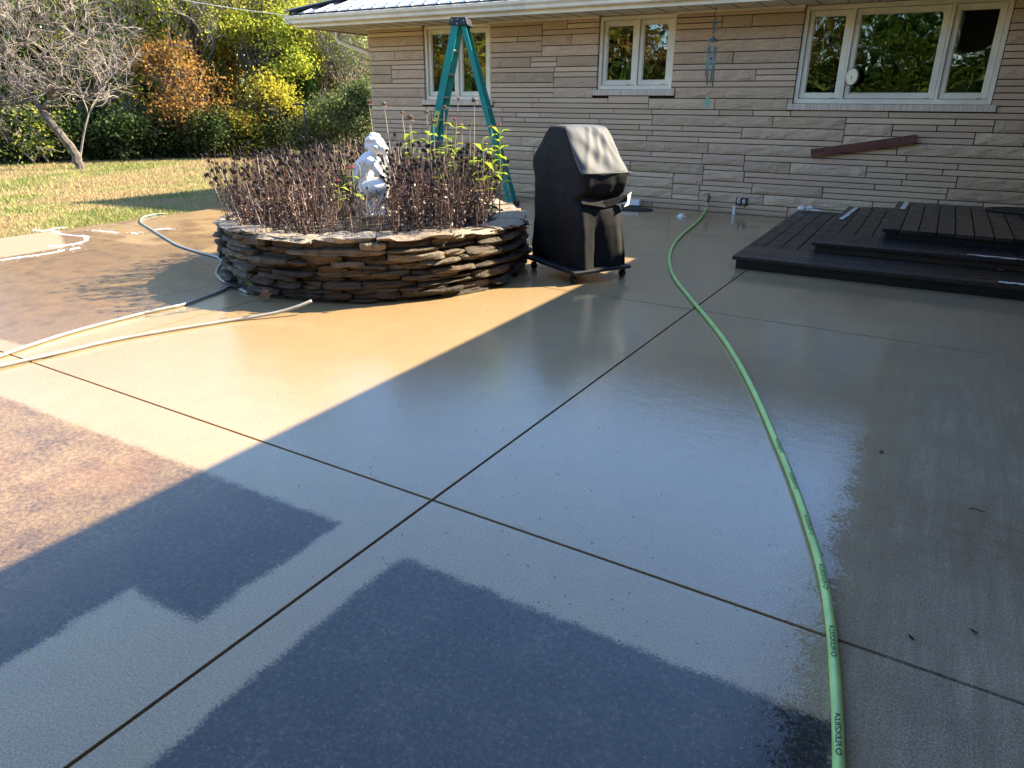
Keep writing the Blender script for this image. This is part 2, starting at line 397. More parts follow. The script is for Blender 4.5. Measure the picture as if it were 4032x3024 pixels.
M['statue'] = simple('weathered_white_plaster', (0.84, 0.83, 0.80), 0.7, 0.14, 9, 0.35, 45)
def leafmat(name, cols, trans=0.45, rough=0.5, pure=False):
    t = NT(name); ri = t.island(); P = t.pos()
    st = [(i / max(1, len(cols) - 1), c) for i, c in enumerate(cols)]
    f = t.math('ADD', t.math('MULTIPLY', ri, 0.65), t.mr(t.noise(P, 1.6, 3), 0.3, 0.7, -0.05, 0.40), clamp=True)
    c = t.ramp(ri if pure else f, st)
    p = t.n('ShaderNodeBsdfDiffuse'); t.put(p.inputs[0], c)
    tr = t.n('ShaderNodeBsdfTranslucent'); t.put(tr.inputs[0], t.mix(1.0, c, (1.0, 1.0, 0.7), 'MULTIPLY'))
    mx = t.n('ShaderNodeMixShader'); mx.inputs[0].default_value = trans
    t.t.links.new(p.outputs[0], mx.inputs[1]); t.t.links.new(tr.outputs[0], mx.inputs[2]); t.t.links.new(mx.outputs[0], t.out.inputs[0])
    return t.m
L = dict(
    yellowgreen=leafmat('yellow_green_leaves', [(0.22, 0.28, 0.05), (0.50, 0.54, 0.09), (0.70, 0.66, 0.12)], 0.5),
    gold=leafmat('golden_leaves', [(0.32, 0.34, 0.05), (0.66, 0.60, 0.09), (0.68, 0.52, 0.09)], 0.5),
    orange=leafmat('orange_red_leaves', [(0.16, 0.12, 0.04), (0.36, 0.17, 0.06), (0.48, 0.32, 0.10), (0.28, 0.12, 0.07), (0.36, 0.31, 0.10)], 0.45),
    green=leafmat('dull_green_leaves', [(0.045, 0.090, 0.02), (0.13, 0.18, 0.035), (0.26, 0.28, 0.06)], 0.35),
    darkgreen=leafmat('dark_green_leaves', [(0.014, 0.030, 0.012), (0.035, 0.062, 0.022), (0.09, 0.125, 0.045), (0.20, 0.24, 0.09)], 0.2),
    sage=leafmat('grey_green_leaves', [(0.08, 0.11, 0.045), (0.16, 0.20, 0.08), (0.30, 0.32, 0.15)], 0.35),
    brown=leafmat('brown_tan_leaves', [(0.18, 0.13, 0.07), (0.32, 0.25, 0.13), (0.44, 0.38, 0.16)], 0.35),
    mixed=leafmat('mixed_autumn_leaves', [(0.08, 0.13, 0.035), (0.22, 0.26, 0.05), (0.46, 0.42, 0.07), (0.36, 0.20, 0.06), (0.28, 0.21, 0.11)], 0.42),
    cedar=leafmat('cedar_foliage', [(0.02, 0.05, 0.015), (0.05, 0.10, 0.02), (0.11, 0.18, 0.03)], 0.25),
    zinnia=leafmat('zinnia_leaves', [(0.20, 0.32, 0.03), (0.40, 0.52, 0.05), (0.55, 0.60, 0.09)], 0.5),
)
M['bark'] = simple('grey_brown_bark', (0.13, 0.105, 0.085), 0.9, 0.4, 6, 0.6, 30, world=True)
M['bark_pale'] = simple('pale_grey_bark', (0.34, 0.30, 0.26), 0.9, 0.35, 6, 0.5, 30, world=True)
M['bark_twig'] = simple('pale_twig_bark', (0.30, 0.25, 0.21), 0.9, 0.4, 6, world=True)
M['bark_dark'] = simple('dark_bark', (0.045, 0.036, 0.030), 0.9, 0.4, 6, 0.6, 30, world=True)

# ------------------------------------------------------------------ ground, patio
def build_lawn():
    t = NT('autumn_lawn'); P = t.pos()
    g = t.mr(t.noise(t.mapv(P, (1.0, 0.55, 1)), 0.55, 4, 0.55), 0.44, 0.57); md = t.noise(P, 5, 5, 0.7); fn = t.noise(P, 60, 4, 0.8)
    straw = t.ramp(md, [(0.3, (0.31, 0.225, 0.11)), (0.7, (0.42, 0.32, 0.17))])
    grn = t.ramp(md, [(0.3, (0.10, 0.14, 0.035)), (0.7, (0.22, 0.25, 0.07))])
    c = t.mix(t.math('MULTIPLY', g, 0.85), straw, grn)
    c = t.mix(t.mr(fn, 0.45, 0.75, 0, 0.6), c, (0.12, 0.10, 0.045))
    t.bsdf(c, 0.95, t.bump(fn, 0.8, 0.05)); mat = t.m
    # polar sheet with a hole-free centre, lowered under the patio
    rs = [0, 3, 6, 7.5, 8.2] + [9 + i * 0.8 for i in range(36)] + [42, 50, 65, 90, 140, 240, 500]
    n = 120; V = []; Fc = []
    for r in rs:
        for k in range(n):
            a = 2 * math.pi * k / n; x, y = r * math.cos(a), r * math.sin(a)
            z = lawn_z(x, y) + 0.02 * mnoise.noise(Vector((x * 0.4, y * 0.4, 0)))
            V.append((x, y, min(z, -0.05) if not (x > -8.6 and y < 10) else -0.14 - 0 * z))
    for i in range(len(rs) - 1):
        for k in range(n):
            k2 = (k + 1) % n; Fc.append((i * n + k, i * n + k2, (i + 1) * n + k2, (i + 1) * n + k))
    me = bpy.data.meshes.new('lawn'); me.from_pydata(V, [], Fc); me.materials.append(mat)
    me.polygons.foreach_set('use_smooth', [True] * len(Fc))
    tag(link('lawn', me), kind='structure')
build_lawn()
GA = np.array([-math.cos(R(1.2)), math.sin(R(1.2))]); GB = np.array([math.sin(R(1.2)), math.cos(R(1.2))])
def patio():
    root = empty('patio'); tag(root, kind='structure')
    O = np.array([-1.415, 1.858])
    us = [-8.6, -5.72, -2.86, 0.0, 2.86, 5.70, 7.12]      # along GA from O (positive = away to the left)
    vs = [-7.5, -3.09, 0.0, 3.09, 6.15, 8.0]
    us = [-9.0, -5.70, -2.85, 0.0, 2.845, 5.69, 7.15]; M['joint'] = simple('joint_dirt', (0.012, 0.010, 0.008), 0.9)
    first = None
    for i in range(len(us) - 1):
        for j in range(len(vs) - 1):
            b = MB(); g = 0.0065
            a0, a1, b0, b1 = us[i] + g, us[i + 1] - g, vs[j] + g, vs[j + 1] - g
            pts = [O + GA * a + GB * c for a, c in ((a0, b0), (a0, b1), (a1, b1), (a1, b0))]
            top = [(p[0], p[1], 0.0) for p in pts]; bot = [(p[0], p[1], -0.11) for p in pts]
            b.add(top + bot, [(0, 1, 2, 3), (7, 6, 5, 4), (0, 4, 5, 1), (1, 5, 6, 2), (2, 6, 7, 3), (3, 7, 4, 0)])
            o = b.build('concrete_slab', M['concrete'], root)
    b = MB(); pts = [O + GA * a + GB * c for a, c in ((us[0], vs[0]), (us[0], vs[-1]), (us[-1] - 0.01, vs[-1]), (us[-1] - 0.01, vs[0]))]
    b.add([(p[0], p[1], -0.022) for p in pts], [(0, 3, 2, 1)])
    b.build('joint_filler', M['joint'], root)
patio()
def grass():
    """blades of the lawn near the patio, thinner with distance"""
    P = []
    n = 330000
    ang = nr.uniform(R(112), R(160), n); r = 8.4 + 21 * nr.random(n) ** 1.5
    x = r * np.cos(ang); y = r * np.sin(ang)
    keep = ((x < -8.56) | (y > 9.92)) & (x < -8.45)
    x, y, r = x[keep], y[keep], r[keep]
    z = np.array([lawn_z(a, b) for a, b in zip(x, y)])
    n = len(x); h = nr.uniform(0.03, 0.075, n) * (1 + 0.5 * (r > 16)); an = nr.uniform(0, 2 * np.pi, n)
    wd = 0.004 + 0.0007 * r
    lx = nr.normal(0, 0.035, n); ly = nr.normal(0, 0.035, n)
    c, s = np.cos(an) * wd, np.sin(an) * wd
    V = np.stack([np.stack([x - c, y - s, z - 0.01], 1), np.stack([x + c, y + s, z - 0.01], 1), np.stack([x + lx, y + ly, z + h], 1)], 1)
    t = NT('grass_blades'); P_ = t.pos(); ri = t.island()
    g = t.mr(t.noise(t.mapv(P_, (1.0, 0.55, 1)), 0.55, 4, 0.55), 0.44, 0.57)
    f = t.math('ADD', t.math('MULTIPLY', ri, 0.6), t.math('MULTIPLY', g, 0.45), clamp=True)
    cc = t.ramp(f, [(0.0, (0.38, 0.26, 0.13)), (0.4, (0.54, 0.42, 0.24)), (0.68, (0.38, 0.36, 0.15)), (0.9, (0.22, 0.28, 0.06)), (1, (0.14, 0.22, 0.04))])
    p = t.n('ShaderNodeBsdfDiffuse'); t.put(p.inputs[0], cc); tr = t.n('ShaderNodeBsdfTranslucent'); t.put(tr.inputs[0], cc)
    mx = t.n('ShaderNodeMixShader'); mx.inputs[0].default_value = 0.3
    t.t.links.new(p.outputs[0], mx.inputs[1]); t.t.links.new(tr.outputs[0], mx.inputs[2]); t.t.links.new(mx.outputs[0], t.out.inputs[0])
    o = link('grass', quads('grass', V, t.m, tri=True)); tag(o, 'short dry tan and green lawn grass beyond the patio edge', 'grass', kind='stuff')
grass()

# ------------------------------------------------------------------ house
WY = 9.86; WX0 = -8.42; WX1 = 8.0; ZT = 2.448
house = empty('stone_house', (-0.2, 13.5, 0)); tag(house, 'low ranch house of tan banded limestone with metal roof', 'house')
HO = Vector((-0.2, 13.5, 0))
def hp(mb):                       # shift geometry to the house's own origin
    mb.v = [(a - HO.x, b - HO.y, c - HO.z) for a, b, c in mb.v]; return mb
WIN = [(-7.308, -6.094, 1.39, 1.0), (-4.350, -3.283, 1.535, 1.0), (-1.722, 0.354, 1.375, 1.0)]
def wall_stones():
    U = 0.068; NR = 36; g = random.Random(21)
    occ = [[] for _ in range(NR)]          # occupied (x0, x1)
    for x0, x1, zb, _ in WIN:
        lo = int(round((zb - 0.075) / U - 0.35)); 
        for r in range(lo, NR): occ[r].append((x0 if r > lo else x0 - 0.06, x1 if r > lo else x1 + 0.06))
    stones = []
    XR = 2.4
    def free(r, a, b): return all(b <= p + 1e-6 or a >= q - 1e-6 for p, q in occ[r])
    for r in range(NR):
        segs = []; cur = WX0
        for p, q in sorted(occ[r]):
            if p - cur > 0.02: segs.append((cur, p))
            cur = max(cur, q)
        if XR - cur > 0.02: segs.append((cur, XR))
        for a, b in segs:
            x = a
            while x < b - 1e-6:
                wd = g.choice((0.42, 0.6, 0.8, 1.0, 1.2, 1.45, 1.8)) * g.uniform(0.85, 1.15)
                rest = b - x
                if rest - wd < 0.28: wd = rest if rest < 1.7 else rest * 0.5
                two = (g.random() < 0.42 and wd > 0.34 and r + 1 < NR and free(r + 1, x, x + wd))
                if two and wd > 1.6: two = False
                h = 2 if two else 1
                stones.append([x, x + wd, r * U, (r + h) * U, h])
                occ[r].append((x, x + wd))
                if two: occ[r + 1].append((x, x + wd))
                x += wd
    for s in stones:                        # stones under a sill reach up to it
        for x0, x1, zb, _ in WIN:
            if s[0] < x1 + .05 and s[1] > x0 - .05 and s[3] <= zb - 0.02 and zb - 0.08 - s[3] < 0.068 and zb - 0.08 - s[3] > -0.03 and s[0] >= x0 - 0.7 and s[1] <= x1 + 0.7:
                if s[0] >= x0 - .065 and s[1] <= x1 + .065: s[3] = zb - 0.078
    stones.sort(key=lambda s: -(min(s[1], 0.9) - s[0]) * (s[3] - s[2]) + (5 if s[0] > 0.9 else 0))
    def stone(mb, s):
        x0, x1, z0, z1, h = s; j = 0.0055
        x0 += j; x1 -= j; z0 += j; z1 -= j
        nx = max(2, int((x1 - x0) / (0.075 if h == 2 else 0.13))); nz = 4 if h == 2 else 2
        off = g.uniform(0, 0.008); amp = 0.016 if h == 2 else 0.004
        sd = g.uniform(0, 100); V = []
        for k in range(nz + 1):
            for i in range(nx + 1):
                x = x0 + (x1 - x0) * i / nx; z = z0 + (z1 - z0) * k / nz
                e = 1.0 if (0 < i < nx and 0 < k < nz) else 0.25
                y = WY - off - amp * e * (0.8 + 1.2 * mnoise.noise(Vector((x * 7, z * 14, sd))))
                V.append((x, y, z))
        Fs = []
        for k in range(nz):
            for i in range(nx):
                a = k * (nx + 1) + i; Fs.append((a, a + 1, a + nx + 2, a + nx + 1))
        b = len(V)
        V += [(x0, WY + 0.05, z0), (x1, WY + 0.05, z0), (x1, WY + 0.05, z1), (x0, WY + 0.05, z1)]
        tl = nz * (nx + 1)
        Fs.append(tuple([b, b + 1] + list(range(nx, -1, -1))))
        Fs.append(tuple([b + 2, b + 3] + list(range(tl, tl + nx + 1))))
        Fs.append(tuple([b + 3, b] + [k * (nx + 1) for k in range(nz + 1)]))
        Fs.append(tuple([b + 1, b + 2] + [k * (nx + 1) + nx for k in range(nz, -1, -1)]))
        mb.add(V, Fs)
    rest = MB()
    for i, s in enumerate(stones):
        if i < 296:
            mb = MB(); stone(mb, s); hp(mb).build('stone', M['stone_thick'] if s[4] == 2 else M['stone_thin'], house, smooth=False)
        else: stone(rest, s)
    if rest.v: tag(hp(rest).build('stone_remainder', M['stone_thin'], house), kind='stuff')
    print('stones', len(stones))
wall_stones()
def wall_body():
    b = MB(); y0 = WY + 0.03; y1 = WY + 0.25
    xs = [WX0 + 0.004]
    for x0, x1, zb, _ in WIN:
        b.box((xs[-1], y0, -0.1), (x0, y1, 2.45)); b.box((x0, y0, -0.1), (x1, y1, zb - 0.08)); xs.append(x1)
    b.box((xs[-1], y0, -0.1), (WX1, y1, 2.45))
    b.box((WX0 + 0.004, y1 + 0.001, -0.1), (WX0 + 0.25, 17.8, 2.45)); b.box((WX0 + 0.25, 17.55, -0.1), (WX1, 17.8, 2.45))
    hp(b).build('mortar_wall', M['mortar'], house)
    b = MB(); b.box((WX0 + 0.26, WY + 2.6, 0.0), (WX1 - 0.3, WY + 2.7, 2.44)); b.box((WX0 + 0.26, WY + 0.26, 0.5), (WX1 - 0.3, WY + 2.6, 0.55)); b.box((WX0 + 0.26, WY + 0.26, 2.40), (WX1 - 0.3, WY + 2.6, 2.44))
    for x in (-5.2, -2.5): b.box((x, WY + 0.26, 0.56), (x + 0.1, WY + 2.59, 2.39))
    b.box((1.2, WY + 0.26, 0.56), (1.3, WY + 2.59, 2.39))
    hp(b).build('interior_wall', M['room'], house)
wall_body()
def window(x0, x1, zb, splits, curtain=False):
    """casings, sashes, panes; splits: x of the mullion centres"""
    zt = 2.442; yf = WY + 0.045
    w_ = empty('window', ((x0 + x1) / 2 - HO.x, yf - HO.y, zb), parent=house)
    def sh(mb): mb.v = [(a - (x0 + x1) / 2, b - yf, c - zb) for a, b, c in mb.v]; return mb
    c = 0.05
    f = MB()
    f.box((x0 + 0.003, yf - 0.02, zb), (x0 + c, yf + 0.10, zt)); f.box((x1 - c, yf - 0.02, zb), (x1 - 0.003, yf + 0.10, zt))
    f.box((x0 + c, yf - 0.02, zt - c), (x1 - c, yf + 0.10, zt)); f.box((x0 + c, yf - 0.022, zb), (x1 - c, yf + 0.10, zb + 0.055))
    for s in splits: f.box((s - 0.018, yf - 0.012, zb + 0.055), (s + 0.018, yf + 0.10, zt - c))
    sh(f).build('frame', M['paint'], w_, bevel=0.004)
    xs = [x0 + c] + [q for s in splits for q in (s - 0.018, s + 0.018)] + [x1 - c]
    for i in range(0, len(xs), 2):
        a, b_ = xs[i] + 0.004, xs[i + 1] - 0.004; z0, z1 = zb + 0.060, zt - c - 0.004; s = 0.052
        q = MB(); q.box((a, yf + 0.012, z0), (a + s, yf + 0.055, z1)); q.box((b_ - s, yf + 0.012, z0), (b_, yf + 0.055, z1))
        q.box((a + s, yf + 0.012, z0), (b_ - s, yf + 0.055, z0 + s)); q.box((a + s, yf + 0.012, z1 - s), (b_ - s, yf + 0.055, z1))
        t = 0.012
        q.box((a + s, yf + 0.028, z0 + s), (a + s + t, yf + 0.05, z1 - s)); q.box((b_ - s - t, yf + 0.028, z0 + s), (b_ - s, yf + 0.05, z1 - s))
        q.box((a + s + t, yf + 0.028, z0 + s), (b_ - s - t, yf + 0.05, z0 + s + t)); q.box((a + s + t, yf + 0.028, z1 - s - t), (b_ - s - t, yf + 0.05, z1 - s))
        sh(q).build('sash', M['paint'], w_, bevel=0.003)
        p = MB(); p.box((a + s, yf + 0.038, z0 + s), (b_ - s, yf + 0.042, z1 - s)); sh(p).build('pane', M['glass'], w_)
        k = MB()
        k.box((b_ - 0.10, yf - 0.006, z0 - 0.012), (b_ - 0.055, yf + 0.010, z0 + 0.004)); sh(k).build('latch', M['felt'], w_)
    sl = MB(); ex = 0.055
    sl.box((x0 - ex, WY - 0.035, zb - 0.074), (x1 + ex, WY + 0.10, zb - 0.003)); sh(sl).build('sill', M['sill'], w_, bevel=0.006)
    if curtain:
        q = MB(); n = 26; a, b_ = x0 + 0.60, x0 + 0.80
        vs = []
        for k in range(2):
            for i in range(n + 1):
                vs.append((a + (b_ - a) * i / n + (0.0 if k else -0.02), yf + 0.13 + 0.018 * math.sin(i * 1.9), zt - 0.05 if k else zb + 0.05))
        q.add(vs, [(i, i + 1, n + 2 + i, n + 1 + i) for i in range(n)]); sh(q).build('curtain', M['curtain'], w_)
window(*WIN[0][:3], [-6.70], True)
window(*WIN[1][:3], [-3.80])
wa = aty(3340, 200, WY)[0]; wb = aty(3722, 200, WY)[0]
window(*WIN[2][:3], [float(wa), float(wb)])
EX, EY, EZ = -9.27, 9.00, 2.62; SL = math.tan(R(19))
def roof():
    # plan of the hip: eave rectangle x EX..14, y EY..18.7, ridge at y = 13.85
    ry = 13.85; rise = (ry - EY) * SL; zr = EZ + rise; rx0 = EX + (ry - EY); y2 = 18.7
    b = MB()
    b.add([(EX, EY, EZ), (14, EY, EZ), (14, ry, zr), (rx0, ry, zr), (EX, y2, EZ), (14, y2, EZ)], [(0, 1, 2, 3), (0, 3, 4), (3, 2, 5, 4)])
    b.add([(EX, EY, EZ - 0.012), (14, EY, EZ - 0.012), (14, ry, zr - 0.012), (rx0, ry, zr - 0.012), (EX, y2, EZ - 0.012), (14, y2, EZ - 0.012)], [(3, 2, 1, 0), (4, 3, 0), (4, 5, 2, 3)])
    rf = hp(b).build('roof', M['roof'], house)
    # ribs, each running from the eave up to the hip or the ridge
    x = EX + 0.12
    while x < 0.6:
        top = min(x - EX, ry - EY)
        q = MB(); wv, hv = 0.030, 0.022; y1 = EY + top - 0.02
        def P(dx, yy, dz): return (x + dx, yy, EZ + (yy - EY) * SL + dz)
        ys = (EY - 0.015, y1)
        vs = [P(dx, yy, dz) for yy in ys for dx, dz in ((-wv, 0.001), (-wv * 0.45, hv), (wv * 0.45, hv), (wv, 0.001))]
        q.add(vs, [(0, 4, 5, 1), (1, 5, 6, 2), (2, 6, 7, 3), (0, 1, 2, 3)]); hp(q).build('roof_rib', M['roof'], rf)
        x += 0.229
    # screws
    q = MB()
    xx = EX + 0.235
    while xx < 0:
        for dy in (0.18, 0.8, 1.4):
            if dy < xx - EX - 0.1: 
                zc = EZ + dy * SL; q.box((xx - 0.007, EY + dy - 0.007, zc), (xx + 0.007, EY + dy + 0.007, zc + 0.010))
        xx += 0.229
    tag(hp(q).build('screw_heads', M['felt'], rf), kind='stuff')
    # hip cap and felt
    q = MB(); n = Vector((1, 1, SL)).normalized()
    p0 = Vector((EX - 0.03, EY - 0.03, EZ + 0.035)); p1 = Vector((rx0, ry, zr + 0.045))
    q.bar(p0, p1, 0.20, 0.012); hp(q).build('hip_cap', M['roof'], rf)
    q = MB(); q.bar((EX + 0.02, EY + 0.02, EZ + 0.018), (rx0, ry, zr + 0.022), 0.28, 0.02); hp(q).build('hip_underlay', M['felt'], rf)
    q = MB(); q.box((EX + 0.05, EY + 0.002, EZ - 0.062), (8, EY + 0.05, EZ - 0.014)); q.box((EX + 0.01, EY + 0.06, EZ - 0.062), (EX + 0.05, y2, EZ - 0.014)); hp(q).build('eave_felt', M['felt'], rf)
    # soffit, fascia
    q = MB(); q.box((EX + 0.10, EY + 0.10, 2.449), (8, WY + 0.25, 2.462)); q.box((EX + 0.10, WY + 0.26, 2.449), (WX0 + 0.2, 18.5, 2.462)); hp(q).build('soffit', M['soffit'], house)
    xx = EX + 0.4
    while xx < 1.4:
        k = MB(); k.box((xx, EY + 0.13, 2.4455), (xx + 0.008, WY - 0.03, 2.4485)); hp(k).build('soffit_seam', M['felt'], house); xx += 0.305
    q = MB(); q.box((EX + 0.07, EY + 0.06, 2.43), (8, EY + 0.095, EZ - 0.015)); q.box((EX + 0.07, EY + 0.096, 2.43), (EX + 0.095, 18.5, EZ - 0.015)); hp(q).build('fascia', M['paint'], house)
    for xa, xb in ((WX0, WIN[0][0]), (WIN[0][1], WIN[1][0]), (WIN[1][1], WIN[2][0])):
        q = MB(); q.box((xa, WY - 0.034, 2.425), (xb, WY - 0.024, 2.4475)); hp(q).build('wall_trim', M['paint'], house)
roof()
def gutter():
    prof = [(0.0, 0.0), (-0.055, 0.0), (-0.070, 0.012), (-0.075, 0.045), (-0.105, 0.075), (-0.112, 0.11), (-0.098, 0.115), (-0.095, 0.100), (-0.070, 0.060), (-0.060, 0.020), (-0.002, 0.012)]
    b = MB(); zb = 2.475; xs = [EX - 0.02, -5.6, -2.0, 3.0, 8.0]
    vs = []
    for x in xs: vs += [(x, EY + 0.055 + p[0], zb + p[1] + 0.0025 * (x - EX) * 0.3) for p in prof]
    n = len(prof); fs = []
    for i in range(len(xs) - 1):
        for k in range(n - 1): fs.append((i * n + k, (i + 1) * n + k, (i + 1) * n + k + 1, i * n + k + 1))
    fs.append(tuple(range(n))); b.add(vs, fs)
    # left return
    vs = []; fs = []
    for y in (EY - 0.05, 18.5): vs += [(EX + 0.06 + p[0], y, zb + p[1]) for p in prof]
    for k in range(n - 1): fs.append((k, k + 1, n + k + 1, n + k))
    fs.append(tuple(range(n - 1, -1, -1))); b.add(vs, fs)
    gt = hp(b).build('gutter', M['gutter'], house)
    for px in (1180, 1255, 1427, 1622, 1775, 1835, 2057, 2310, 2587):
        x = float(aty(px, 60, EY - 0.05)[0]); q = MB(); wv = 0.016 if px not in (1255, 1775) else 0.03
        pr = [(-0.053, -0.004), (-0.073, 0.010), (-0.079, 0.045), (-0.108, 0.074), (-0.117, 0.112)]
        vs = []
        for xx in (x - wv, x + wv): vs += [(xx, EY + 0.055 + p[0], zb + p[1] + 0.003) for p in pr]
        m_ = len(pr); q.add(vs, [(k, m_ + k, m_ + k + 1, k + 1) for k in range(m_ - 1)]); hp(q).build('gutter_strap', M['gutter'], gt)
    q = MB(); y = 10.05
    pts = [(-9.235, y, 2.485), (-9.235, y, 2.36), (-9.21, y, 2.30), (-9.10, y, 2.26), (-8.60, y, 2.115), (-8.52, y, 2.06), (-8.50, y, 1.95), (-8.50, y, 0.05)]
    q.tube(pts, [0.042] * 8, 10); hp(q).build('downspout', M['gutter'], house, smooth=True)
gutter()
def wing():
    """the porch wing on the right, whose eave shades the patio"""
    b = MB(); x0 = -0.16; y0, y1 = -7.0, 13.7
    b.add([(x0, y0, 2.78), (x0, y1, 2.78), (3.2, y1, 4.05), (3.2, y0, 4.05), (9.5, y0, 2.78), (9.5, y1, 2.78)], [(0, 3, 2, 1), (3, 4, 5, 2)])
    hp(b).build('porch_roof', M['roof'], house)
    b = MB(); y1 = 9.04; b.add([(x0 + 0.03, y0, 2.715), (x0 + 0.03, y1, 2.715), (3.0, y1, 3.85), (3.0, y0, 3.85)], [(0, 1, 2, 3)]); hp(b).build('porch_ceiling', M['bark_dark'], house)
    b = MB(); b.box((x0, y0, 2.66), (x0 + 0.028, y1, 2.776)); hp(b).build('porch_fascia', M['paint'], house)
    b = MB(); b.box((3.0, y0, -0.1), (3.2, WY - 0.04, 3.9)); hp(b).build('porch_wall', M['stone_thin'], house)
wing()

# ------------------------------------------------------------------ steps
def steps():
    root = empty('wooden_steps', (0.6, 8.2, 0)); tag(root, 'three wide dark stained wet wooden steps against the stone wall', 'steps')
    O = Vector((0.6, 8.2, 0))
    base = MB()
    def board(x0, x1, y0, y1, z, along='x', th=0.034):
        cx, cy = (x0 + x1) / 2, (y0 + y1) / 2; dz = rnd.uniform(-0.002, 0.002)
        L_, W_ = (x1 - x0, y1 - y0) if along == 'x' else (y1 - y0, x1 - x0)
        b = MB(); b.box((-L_ / 2, -W_ / 2, -th), (L_ / 2, W_ / 2, 0))
        o = b.build('plank', M['deck'], root, bevel=0.004)
        o.location = (cx - O.x, cy - O.y, z + dz); o.rotation_euler = (rnd.uniform(-0.004, 0.004), 0, 0 if along == 'x' else math.pi / 2)
    XR = 2.9; g = 0.008
    lev = [(-1.455, 6.46, 0.115), (-0.885, 7.02, 0.205), (-0.355, 7.55, 0.300)]
    def face(x0, y0, z0, z1):
        b = MB(); b.box((x0, y0, z0), (XR, y0 + 0.035, z1)); b.v = [(p[0] - O.x, p[1] - O.y, p[2]) for p in b.v]; b.build('riser_board', M['deck'], root)
        b = MB(); b.box((x0, y0 + 0.036, z0), (x0 + 0.035, WY - 0.03, z1)); b.v = [(p[0] - O.x, p[1] - O.y, p[2]) for p in b.v]; b.build('side_board', M['deck'], root)
    for i, (lx, ly, z) in enumerate(lev):
        nx = lev[i + 1] if i < 2 else None
        zb = 0.001 if i == 0 else lev[i - 1][2] + 0.002
        face(lx + 0.03, ly + 0.03, zb, z - 0.036)
        if nx:
            bw = 0.140
            for k in range(4):
                y0 = ly + k * (bw + g)
                board(lx, XR, y0, y0 + bw, z)
            ys = ly + 4 * (bw + g)
            for k in range(4):
                x0 = lx + k * (0.142 + g)
                board(x0, x0 + 0.142, ys, WY - 0.035, z, 'y')
        else:
            x = lx; 
            while x < XR - 0.05:
                board(x, x + 0.140, ly, WY - 0.035, z, 'y'); x += 0.149
    return root
steps()

